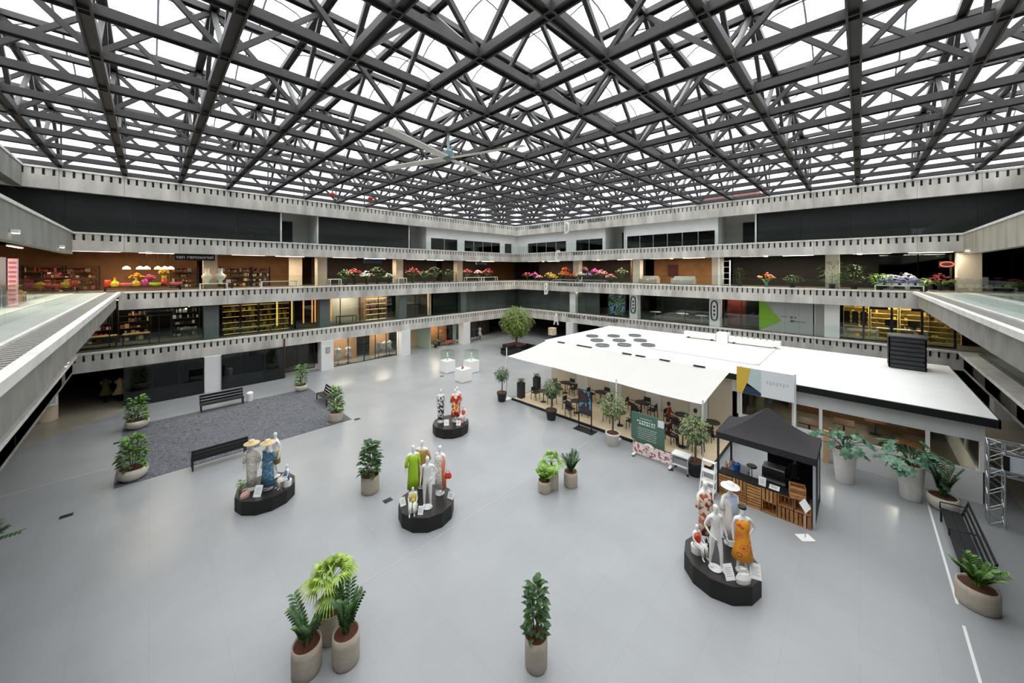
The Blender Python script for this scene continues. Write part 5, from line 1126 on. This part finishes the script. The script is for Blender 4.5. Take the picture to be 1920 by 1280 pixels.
# roof-top plant
ac = thing('ventilation_unit', 'black louvred ventilation unit on the cafe roof', 'unit', (29.6, -1.85, RZ1))
G().box(-.6, .6, -.62, .62, 0, 1.75).obj('unit_core', BLACKM, ac); G().box(-.72, .72, -.72, .72, 1.72, 1.8).obj('unit_lid', mat('unit_grey', '#3d3d42', .5), ac)
for k in range(7):
    for a, b, c, d in ((-.7, -.62, -.7, .7), (-.7, .7, -.7, -.64), (-.7, .7, .64, .7)): G().box(a, b, c, d, .05 + k * .24, .24 + k * .24).obj('louvre_slat', mat('unit_slat', '#2b2b30', .5), ac)
for y0, y1, x, lab in ((7.9, 10.2, 30.6, 'short white duct on the cafe roof'), (3.9, 7.0, 30.5, 'long white duct on the cafe roof with dark holes')):
    t = thing('roof_duct', lab, 'duct', (x, 0, RZ1)); G().box(-.25, .25, y0, y1, .12, .5).obj('duct_body', PLAST, t)
    for y in (y0 + .3, y1 - .3): G().box(-.22, .22, y - .05, y + .05, 0, .12).obj('foot', BLACKM, t)
    if y1 - y0 > 2.5:
        for k in range(7): G().lathe([(.06, .5), (.06, .52), (.05, .52)], 10, (0, y0 + .4 + k * .38, 0)).obj('vent_cap', CHAR, t)
tag(G().box(30.2, 31.0, 7.05, 7.8, RZ1, RZ1 + .7).obj('plant_box', PLAST), 'white square box between the two roof ducts', 'box')

# terrace deck with loose tables
dk = thing('terrace_deck', 'pale wooden terrace deck with black edge in front of the cafe', 'deck', (0, 0, 0))
for k in range(24):
    G().box(17.3 + k * .195, 17.3 + (k + 1) * .195 - .006, 4.7, 16.8, .05, .12).obj('plank', DECKM, dk)
for p in ((17.2, 17.3, 4.65, 16.85), (17.2, 21.95, 16.8, 16.86), (17.2, 21.95, 4.64, 4.7)): G().box(*p, 0, .125).obj('edge_trim', BLACKM, dk)
CHM = mat('chair_dark', '#2a2624', .6)
def cchair_parts():
    P = []
    P.append(('seat', G().box(-.21, .21, -.21, .21, .43, .47).mesh('seat', CHM)))
    P.append(('backrest', G().bar((-.2, .21, .68), (.2, .21, .68), .03, .26).mesh('backrest', CHM)))
    for a in (-1, 1):
        P.append(('leg', G().bar((a * .19, -.19, 0), (a * .18, -.18, .43), .03).mesh('leg', CHM))); P.append(('leg', G().bar((a * .2, .24, 0), (a * .19, .2, .82), .03).mesh('leg', CHM)))
        P.append(('armrest', G().bar((a * .2, .2, .64), (a * .2, -.17, .64), .03).mesh('armrest', CHM)))
    return P
CH = cchair_parts()
def cchair(x, y, rz, label):
    t = thing('terrace_chair', label, 'chair', (x, y, .12), rz, 'dark chairs on the cafe terrace')
    for n_, me in CH: inst(n_, me, t)
TABN = {}
def ctable(x, y, desc, chairs, rz0=0, square=False):
    t = thing('terrace_table', 'dark terrace table ' + desc, 'table', (x, y, .12), rz0, 'dark tables on the cafe terrace')
    (G().box(-.36, .36, -.36, .36, .71, .75) if square else G().lathe([(.36, .71), (.37, .73), (.36, .75)], 18)).obj('table_top', CHM, t); G().lathe([(.22, 0), (.03, .04), (.03, .71)], 10).obj('pedestal', BLACKM, t)
    for k, a in enumerate(chairs): cchair(x + .68 * math.cos(a), y + .68 * math.sin(a), a - PI / 2, 'dark terrace chair, %s at the table %s' % (('first', 'second', 'third', 'fourth')[k], desc))
ctable(18.2, 14.9, 'nearest the terrace corner', (PI / 2, -PI / 2)); ctable(20.6, 14.9, 'at the back near the box plants', (0, PI / 2, PI, -PI / 2)); ctable(18.2, 12.3, 'behind the poster stand', (PI / 2, -PI / 2, PI))
ctable(20.6, 12.1, 'at the back wall, second from the box plants', (0, PI / 2, -PI / 2)); ctable(18.4, 9.6, 'behind the white-potted olive tree', (PI / 2, -PI / 2)); ctable(20.7, 9.4, 'at the back wall, third from the box plants', (0, PI / 2, PI, -PI / 2)); ctable(20.5, 7.0, 'of the guest in red', (PI / 2, -PI / 2, PI)); ctable(18.3, 6.2, 'at the gazebo end', (PI / 2, -PI / 2))
ctable(20.6, 5.5, 'in the back right corner of the terrace', (PI / 2, PI))
# guests
def person(x, y, z, rz, label, pose, top, leg, hair, k=1.0):
    J, B = skeleton(pose, .93 * k)
    t = thing('person', label, 'person', (x, y, z), rz)
    def region(c):
        z_ = c.z / (.93 * k)
        if z_ > 1.5: return 0
        if z_ > 1.0 or (z_ > .97 and c.y > -.15): return 1 if math.hypot(c.x, c.y + .05) < .34 * k and not (abs(c.x) > .14 and c.y < -.2) else 0
        return 2 if z_ > .09 else 3
    me = figure_mesh('body', J, B, [SKIN, top, leg, BLACKM], region)
    dz = -.44 if pose == 'sit' else 0
    t = inst('body', me, t, (0, 0, dz)); dz = 0
    hk = .93 * k; G().lathe([(.075, -.1), (.098, -.02), (.092, .06), (.05, .105), (.004, .11)], 12, (0, .022, 1.7 * hk), .98, 1.0).obj('hair', hair, t, (0, 0, dz), smooth=True)
    G().add([(0, -.115 * hk, 1.67 * hk), (-.014, -.09 * hk, 1.655 * hk), (.014, -.09 * hk, 1.655 * hk), (0, -.09 * hk, 1.7 * hk)], [(0, 1, 2), (0, 2, 3), (0, 3, 1)]).obj('nose', SKIN, t, (0, 0, dz))
    for a in (-1, 1): G().ell((a * .028, -.082 * hk, 1.7 * hk), .011, None, .008, 6, 4).obj('eye', BLACKM, t, (0, 0, dz))
    G().box(-.022, .022, -.1 * hk, -.08 * hk, 1.617 * hk, 1.625 * hk).obj('mouth', mat('lip', '#a0584c', .5), t, (0, 0, dz))
DKH = mat('dark_hair', '#2a1e18', .6)
person(20.5, 7.68, .12, 0, 'seated guest in red top behind the green board', 'sit', mat('red_top', '#a83a26', .8), mat('jeans', '#34465e', .8), DKH)
person(20.5, 6.32, .12, PI, 'seated guest in dark jacket and teal behind the green board', 'sit', mat('dark_jacket', '#20242c', .8), mat('teal_trousers', '#4a8088', .8), DKH)
person(18.3, 6.88, .12, 0, 'seated guest in black with red at the end terrace table', 'sit', mat('black_red_top', '#4a1c1a', .8), BLACKM, DKH)
person(18.3, 5.52, .12, PI, 'seated guest in pale grey shirt at the end terrace table', 'sit', mat('pale_shirt', '#c9ced2', .8), mat('pale_trousers', '#8a8684', .8), mat('brown_hair', '#6a4a32', .6))

# shade sails on poles
SAIL = mat('sail_cloth', '#eceae6', .8, var=.02, scale=6)
_t = SAIL.node_tree; _tl = _t.nodes.new('ShaderNodeBsdfTranslucent'); _tl.inputs['Color'].default_value = lin('#f0eee8'); _mx = _t.nodes.new('ShaderNodeMixShader'); _mx.inputs[0].default_value = .34
_t.links.new(_t.nodes['Principled BSDF'].outputs[0], _mx.inputs[1]); _t.links.new(_tl.outputs[0], _mx.inputs[2]); _t.links.new(_mx.outputs[0], _t.nodes['Material Output'].inputs['Surface'])
def pole(x, y, h, label):
    t = thing('sail_pole', label, 'pole', (x, y, 0), 0, 'white poles of the shade sail'); G().tube([(0, 0, .03), (0, 0, h)], .035, 10).obj('tube', WHITE, t); G().box(-.25, .25, -.25, .25, 0, .04).obj('foot_plate', PLAST, t)
pole(17.1, 17.25, 3.5, 'white sail pole at the terrace corner'); pole(17.1, 9.1, 3.1, 'white sail pole beside the white-potted olive tree'); pole(17.1, 4.95, 3.05, 'white sail pole near the black gazebo')
def sail(front, back, sag, label):
    """front/back: end points of the two long edges"""
    (f0, f1), (b0, b1) = [[Vector(p) for p in e] for e in (front, back)]; N, M = 14, 10; g = G(); vs = []
    for j in range(M + 1):
        t_ = j / M; a, b = f0.lerp(b0, t_), f1.lerp(b1, t_); inx = sag[1] * 4 * t_ * (1 - t_)
        for i in range(N + 1):
            s_ = i / N; p = a.lerp(b, sag[2] * inx + s_ * (1 - (sag[2] + sag[3]) * inx)); p.z -= sag[0] * 4 * s_ * (1 - s_) * (.6 + .4 * (1 - t_)) + .05 * math.sin(9 * s_ + 5 * t_) * t_ * (1 - t_) * 16 * s_ * (1 - s_)
            p.x += .25 * 4 * s_ * (1 - s_) * (1 - t_) * sag[4]; vs.append(p)
    fs = [(j * (N + 1) + i, j * (N + 1) + i + 1, (j + 1) * (N + 1) + i + 1, (j + 1) * (N + 1) + i) for j in range(M) for i in range(N)]
    t = thing('shade_sail', label, 'sail', (0, 0, 0), 0, 'white shade sails')
    g.add(vs, fs).obj('cloth', SAIL, t, smooth=True)
    G().tube([vs[i] for i in range(N + 1)], .02, 5).obj('edge_hem', WHITE, t)
sail(((17.15, 17.2, 2.92), (17.15, 13.0, 2.9)), ((21.6, 17.3, 3.42), (21.6, 12.9, 3.42)), (.05, .05, 1, 0, .3), 'white shade sail at the corner end of the terrace')
sail(((17.15, 13.0, 2.9), (17.15, 9.0, 2.88)), ((21.6, 12.9, 3.42), (21.6, 8.9, 3.42)), (.06, .0, 0, 0, .2), 'white shade sail over the middle of the terrace')
sail(((17.15, 9.0, 2.88), (17.15, 4.95, 2.84)), ((21.6, 8.9, 3.42), (21.6, 4.9, 3.42)), (.06, .005, 0, 1, .2), 'white shade sail over the gazebo end of the terrace')
for k, y in enumerate((15.9, 14.2, 13.6, 10.7, 9.8, 8.3, 6.4)): tag(G().box(21.42, 21.56, y - .3, y + .3, 3.4, 3.46).obj('fixing_rail', BLACKM), 'black fixing rail where the sails meet the roof edge, %s from the terrace corner' % ORD[k], 'rail', 'black sail fixing rails')
# banner
bn2 = thing('banner', 'yellow, pale blue, navy and white banner at the cafe front', 'banner', (21.4, 3.4, 3.14), -PI / 2)
G().box(-1.18, 1.18, -.012, .012, -.66, .66).obj('banner_cloth', mat('banner_white', '#f8fafc', .6), bn2)
def flat(pts, m, name): G().add([(x, -.016, z) for x, z in pts], [tuple(range(len(pts)))]).obj(name, m, bn2)
flat([(-1.18, -.66), (-.92, -.66), (-.72, -.25), (-.55, .66), (-1.18, .66)], mat('banner_yellow', '#edc64e', .6), 'yellow_field'); flat([(-.72, -.25), (-.12, -.45), (-.12, .66), (-.55, .66)], mat('banner_blue', '#cfe5e4', .6), 'pale_blue_field'); flat([(-.92, -.66), (-.12, -.66), (-.12, -.5), (-.72, -.12)], mat('banner_navy', '#2e3f5e', .6), 'navy_field')
for k in range(7): flat([(.1 + k * .13, .02 - .05 * (k % 2)), (.18 + k * .13, .02 - .05 * (k % 2)), (.18 + k * .13, .16), (.1 + k * .13, .16)], mat('banner_print', '#d6dbe4', .6), 'faint_letter')
for x in (-1.0, 1.2): G().tube([(x, .08, -3.14), (x, .08, .7)], .05, 8).obj('banner_post', WHITE, bn2)

# ---------------------------------------------------------------- black gazebo kiosk
gz = thing('gazebo', 'black pop-up gazebo with peaked roof over a coffee stall', 'gazebo', (16.75, 2.55, 0)); GX, GY = 1.0, 1.45
FAB = mat('gazebo_fabric', '#262429', .75, var=.06, scale=3)
for sx in (-1, 1):
    for sy in (-1, 1): G().box(sx * GX - .035, sx * GX + .035, sy * GY - .035, sy * GY + .035, 0, 2.3).obj('leg', ALU if (sx, sy) == (-1, -1) else BLACKM, gz)
N = 8; g = G(); E4 = [(-GX - .06, -GY - .06), (GX + .06, -GY - .06), (GX + .06, GY + .06), (-GX - .06, GY + .06)]
for k in range(4):
    a, b = E4[k], E4[(k + 1) % 4]; rows = []
    for j in range(N + 1):
        t_ = j / N; s_ = 1 - t_; zz = 2.4 + 1.08 * t_ ** 1.5; rows.append([(a[0] * s_ + (b[0] - a[0]) * s_ * i / 4, a[1] * s_ + (b[1] - a[1]) * s_ * i / 4, zz) for i in range(5)])
    g.add([p for r_ in rows for p in r_], [(j * 5 + i, j * 5 + i + 1, (j + 1) * 5 + i + 1, (j + 1) * 5 + i) for j in range(N) for i in range(4)])
g.obj('roof_canopy', FAB, gz, smooth=True)
for (a, b), (c, d) in zip(E4, E4[1:] + E4[:1]): G().bar((a, b, 2.29), (c, d, 2.29), .02, .24).obj('valance', FAB, gz)
G().box(-GX + .1, GX, -GY - .02, -GY + .02, .0, 2.2).obj('side_curtain', FAB, gz); G().box(.1, .55, -GY - .035, -GY - .02, .5, 2.0).obj('clear_window', mat('curtain_grey', '#a9abac', .4), gz)
G().tube([(0, 0, 3.4), (0, 0, 3.56)], .03, 6).obj('peak_finial', FAB, gz); G().box(GX - .03, GX + .0, -GY, .15, .0, 2.2).obj('rear_curtain', FAB, gz)
_t = CRATE.node_tree; _oi = _t.nodes.new('ShaderNodeObjectInfo'); _hs = _t.nodes.new('ShaderNodeHueSaturation'); _mr = _t.nodes.new('ShaderNodeMapRange'); _mr.inputs['To Min'].default_value = .6; _mr.inputs['To Max'].default_value = 1.25
_b = _t.nodes['Principled BSDF']; _src = _b.inputs['Base Color'].links[0].from_socket
_t.links.new(_oi.outputs['Random'], _mr.inputs['Value']); _t.links.new(_mr.outputs['Result'], _hs.inputs['Value']); _t.links.new(_src, _hs.inputs['Color']); _t.links.new(_hs.outputs['Color'], _b.inputs['Base Color'])
def crate(p, rz, label, mode='flat'):
    """slatted fruit crate: lying flat, standing with upright slats, or on its side with the mouth to the front"""
    t = thing('wooden_crate', label, 'crate', p, rz, 'wooden crates of the coffee stall'); L, D, Hh = .44, .36, .42
    q = []
    if mode == 'flat':
        for k in range(4): q += [('slat', G().box(-L / 2, L / 2, -D / 2, -D / 2 + .015, .012 + k * .105, .085 + k * .105)), ('slat', G().box(-L / 2, L / 2, D / 2 - .015, D / 2, .012 + k * .105, .085 + k * .105))]
    elif mode == 'tall':
        for k in range(4): q += [('slat', G().box(-L / 2 + .01 + k * .112, -L / 2 + .09 + k * .112, -D / 2, -D / 2 + .015, .012, Hh)), ('slat', G().box(-L / 2 + .01 + k * .112, -L / 2 + .09 + k * .112, D / 2 - .015, D / 2, .012, Hh))]
    else:
        for k in range(4): q.append(('slat', G().box(-L / 2 + .01 + k * .112, -L / 2 + .09 + k * .112, D / 2 - .015, D / 2, .012, Hh)))
        q.append(('front_rail', G().box(-L / 2, L / 2, -D / 2, -D / 2 + .015, 0, .07)))
    for a in (-1, 1): q.append(('end_board', G().box(a * (L / 2 - .008) - .008, a * (L / 2 - .008) + .008, -D / 2 + .015, D / 2 - .015, .012, Hh)))
    q.append(('bottom_board', G().box(-L / 2, L / 2, -D / 2, D / 2, 0, .012)))
    if mode == 'open': q.append(('top_board', G().box(-L / 2, L / 2, -D / 2, D / 2, Hh - .012, Hh)))
    for n_, g_ in q: g_.obj(n_, CRATE, t)
MODES = (('flat', 'flat', 'flat', 'open', 'tall', 'tall'), ('flat', 'tall', 'flat', 'tall', 'open', 'open'))
for row, z0 in ((0, 0), (1, .435)):
    for c in range(6):
        crate((15.78, 3.72 - c * .465, z0), -PI / 2, 'wooden crate of the stall counter, %s row, %s from the step shelf' % (('lower', 'upper')[row], ('first', 'second', 'third', 'fourth', 'fifth', 'sixth')[c]), MODES[row][c])
tag(G().box(15.6, 16.1, 1.2, 3.95, .865, .9).obj('counter_board', CHAR), 'black counter board on the wooden crates', 'counter')
crate((15.75, 1.55, .9), -PI / 2 + .2, 'wooden crate lying on the counter board'); card((15.68, 2.55, .9), -PI / 2, 'white menu card on the stall counter', .22, .3, -.2); card((15.68, 2.2, .9), -PI / 2, 'flat white price card on the stall counter', .3, .2, -1.2)
bk = thing('bucket', 'blue bucket inside the coffee stall', 'bucket', (16.35, 3.5, .8)); G().lathe([(.11, 0), (.14, .28), (.15, .28), (.13, .27)], 16).obj('bucket_body', mat('bucket_blue', '#1c5cb4', .4), bk); G().tube([(-.14, 0, .28), (0, 0, .36), (.14, 0, .28)], .008, 5).obj('handle', ALU, bk)
tbk = thing('trestle_table', 'grey side table inside the coffee stall', 'table', (16.6, 3.5, 0)); G().box(-.3, .4, -.35, .4, .75, .8).obj('table_top', mat('trestle_grey', '#8d9093', .5), tbk)
for a in (-.25, .35):
    for b in (-.3, .35): G().box(a - .02, a + .02, b - .02, b + .02, 0, .75).obj('leg', BLACKM, tbk)
for k, (x, y, c) in enumerate(((16.3, 3.85, '#d8a878'), (16.5, 3.8, '#e8dcc8'), (16.65, 3.7, '#c87a3a'))): tag(G().lathe([(.05, 0), (.055, .18), (.02, .24), (.02, .3)], 10).obj('bottle', mat('bottle_' + c[1:], c, .4), None, (x, y, .8)), '%s bottle on the grey side table' % ('tan', 'cream', 'orange')[k], 'bottle')
em = thing('espresso_machine', 'black espresso machine in the coffee stall', 'machine', (16.5, 2.3, .9)); G().box(-.25, .25, -.35, .35, .1, .45).obj('machine_body', BLACKM, em); G().box(-.3, .25, -.36, .36, 0, .08).obj('drip_tray', ALU, em); G().box(-.22, .22, -.33, .33, .45, .49).obj('cup_rack', ALU, em)
for y in (-.15, .15): G().tube([(-.25, y, .22), (-.42, y, .2)], .02, 6).obj('portafilter', BLACKM, em)
tag(G().box(16.2, 16.8, 1.9, 2.7, 0, .9).obj('machine_cabinet', BLACKM), 'black cabinet under the espresso machine', 'cabinet')
person(17.2, 1.75, 0, -PI / 2, 'barista in dark clothes standing inside the gazebo', 'akimbo', mat('barista_top', '#3a3836', .8), BLACKM, DKH)
bs = thing('bar_stool', 'black stool with wheel base behind the stall', 'stool', (17.5, 3.2, 0)); G().lathe([(.18, .62), (.19, .66), (.17, .68)], 14).obj('seat', BLACKM, bs); G().tube([(0, 0, .05), (0, 0, .62)], .025, 8).obj('column', ALU, bs)
for k in range(5): G().bar((0, 0, .06), (.24 * math.cos(k * 1.257), .24 * math.sin(k * 1.257), .03), .04, .03).obj('foot_spoke', BLACKM, bs)
ss = thing('sign_stand', 'white tilted sign on a thin stand before the coffee stall', 'sign', (15.05, 1.28, 0), S45)
G().box(-.22, .22, -.16, .16, 0, .012).obj('base_plate', PLAST, ss); G().tube([(0, 0, .01), (0, 0, 1.0)], .014, 8).obj('post', ALU, ss); o = G().box(-.21, .21, -.15, .15, -.006, .006).obj('sign_sheet', PLAST, ss, (0, 0, 1.05)); o.rotation_euler = (.95, 0, .55)
st = thing('step_shelf', 'white open step shelf beside the black gazebo', 'shelf', (15.35, 4.25, 0), -PI / 2)
for a in (-1, 1):
    G().bar((a * .24, -.3, 0), (a * .22, .1, 1.25), .04, .03).obj('side_rail', WHITE, st); G().box(a * .23 - .02, a * .23 + .02, .2, .24, 0, 1.25).obj('rear_post', WHITE, st)
for k in range(4): G().box(-.24, .24, -.24 + k * .1, .22, .12 + k * .36, .15 + k * .36).obj('tread', WHITE, st)

# ---------------------------------------------------------------- green board, printed panel, trolley, poster stand
gbd = thing('menu_board', 'green board with white writing in front of the terrace', 'board', (16.55, 7.2, 0), -PI / 2)
GRB = mat('board_green', '#55786a', .6)
pts = [(-.8, .62), (-.6, .5), (.8, .5), (.8, 1.7), (.62, 1.9), (-.75, 1.9), (-.8, 1.85)]
G().add([(x, -.02, z) for x, z in pts] + [(x, .02, z) for x, z in pts], [tuple(range(7)), tuple(range(13, 6, -1))] + [(k, 7 + k, 7 + (k + 1) % 7, (k + 1) % 7) for k in range(7)]).obj('board_sheet', GRB, gbd)
for a in (-.6, .6): G().bar((a, .03, 0), (a, .03, 1.6), .04, .03).obj('leg', ALU, gbd)
CHK = mat('chalk_white', '#e6ece6', .7)
def strokes(y, x0, x1, h, n):
    g = G()
    for k in range(n):
        x = x0 + (x1 - x0) * k / n; w_ = (x1 - x0) / n * rnd.uniform(.45, .8); g.box(x, x + w_, -.026, -.02, y, y + h)
    stuff(g.obj('text_line', CHK, gbd))
strokes(1.66, -.35, .25, .03, 7); strokes(1.5, -.5, .42, .075, 8); strokes(1.38, -.4, .42, .075, 7)
for k in range(6): strokes(1.2 - k * .1, -.45, .45, .025, 11)
G().box(.5, .78, -.03, -.02, 1.5, 1.82).obj('white_tag', WHITE, gbd)
pn = thing('printed_panel', 'low floral printed panel with white arch before the green board', 'panel', (16.2, 6.75, 0), -PI / 2)
G().box(-1.0, .85, -.02, .02, .12, .62).obj('panel_sheet', print_mat('floral_panel', ['#ecd8d4', '#dcb8b2', '#efe2dc', '#f4eeea', '#a8605a', '#e8ccc6', '#f2ebe6'], 13), pn)
G().prism([(.3 * math.cos(a), .3 * math.sin(a)) for a in [PI * k / 12 for k in range(13)]], -.03, -.02).obj('white_arch', WHITE, pn, (-.25, -.0, .42)).rotation_euler = (PI / 2, 0, 0)
for x in (-.9, .78):
    G().box(x - .05, x + .05, -.25, .25, .06, .12).obj('foot_bar', PLAST, pn); G().lathe([(.05, 0), (.06, .03), (.05, .06)], 10).obj('caster', CHAR, pn, (x, -.2, 0))
tr = thing('trolley', 'white wheeled trolley beside the floral printed panel', 'trolley', (16.25, 5.55, 0), -PI / 2)
G().box(-.35, .35, -.25, .25, .72, .78).obj('top_tray', PLAST, tr); G().box(-.33, .33, -.23, .23, .3, .36).obj('lower_tray', PLAST, tr); G().box(-.33, .33, -.2, .2, .36, .6).obj('basket', mat('basket_grey', '#8e8f92', .5), tr)
for a in (-1, 1):
    for b in (-1, 1):
        lg = G().box(a * .32 - .018, a * .32 + .018, b * .22 - .018, b * .22 + .018, .1, .74).obj('leg', ALU, tr); G().lathe([(.03, 0), (.055, .03), (.03, .1)], 10).obj('caster', CHAR, lg, (a * .32, b * .22, 0))
po = thing('poster_stand', 'tall black poster stand before the terrace', 'stand', (16.75, 10.78, 0), -PI / 2)
for a in (-.4, .4): G().box(a - .025, a + .025, -.025, .025, .02, 2.2).obj('post', BLACKM, po)
G().box(-.43, .43, -.02, .02, 2.16, 2.2).obj('top_bar', BLACKM, po); G().box(-.6, .6, -.3, .3, 0, .025).obj('base_plate', BLACKM, po); G().box(-.37, .37, -.012, .012, .85, 2.14).obj('poster_sheet', print_mat('poster_drink', ['#1c2a3a', '#2a2a30', '#4a2a26', '#1a2430', '#5a90b0', '#7ab0cc'], 1.6, 'noise', .3), po)
# little lamppost with shade by the far wall
fl_ = thing('floor_lamp', 'tall lamp with cream patterned shade near the far right corner', 'lamp', (33.4, 26.0, 0)); G().lathe([(.25, 0), (.25, .03), (.03, .06), (.03, 1.3)], 14).obj('stand', BLACKM, fl_); G().lathe([(.5, 1.2), (.48, 2.0), (.46, 2.0)], 20).obj('lamp_shade', print_mat('shade_print', ['#e8d8b8', '#d0b890', '#f0e4cc'], 4, 'noise'), fl_)

# ---------------------------------------------------------------- truss gate
tg = thing('truss_gate', 'silver lattice truss gate carrying a white sign', 'gate', (20.45, -3.35, 0))
def lattice(p, q, w_, name, n):
    p, q = Vector(p), Vector(q); d = (q - p).normalized(); a = Vector((1, 0, 0)); b = d.cross(a).normalized() * w_ / 2; a = a * w_ / 2
    C = [a + b, a - b, -a - b, -a + b]
    for c in C: G().tube([p + c, q + c], .025, 7).obj(name + '_tube', ALU, tg)
    for k in range(n):
        s0, s1 = p.lerp(q, k / n), p.lerp(q, (k + 1) / n)
        for i in range(4):
            c0, c1 = C[i], C[(i + 1) % 4]
            G().tube([s0 + (c0 if k % 2 else c1), s1 + (c1 if k % 2 else c0)], .011, 5).obj(name + '_brace', ALU, tg)
lattice((0, 0, 0), (0, 0, 2.9), .34, 'tower', 10); lattice((0, .17, 2.73), (0, -6.0, 2.73), .3, 'beam', 18); lattice((0, .17, 1.82), (0, -6.0, 1.82), .14, 'lower_beam', 18); lattice((0, -6.0, 0), (0, -6.0, 2.9), .34, 'tower', 10)
sgn = thing('gate_sign', 'white gate sign with dark letter T between the truss beams', 'sign', (20.27, -4.9, 2.25), -PI / 2)
G().box(-1.35, 1.2, -.03, .03, -.26, .26).obj('sign_sheet', mat('sign_blue_white', '#dfe8f0', .5), sgn); G().box(-1.42, -1.3, -.05, .05, -.24, .24).obj('end_cap', BLACKM, sgn); text('T', .34, mat('sign_ink', '#5a6470', .5), sgn, (-.85, -.04, 0), ext=.006)
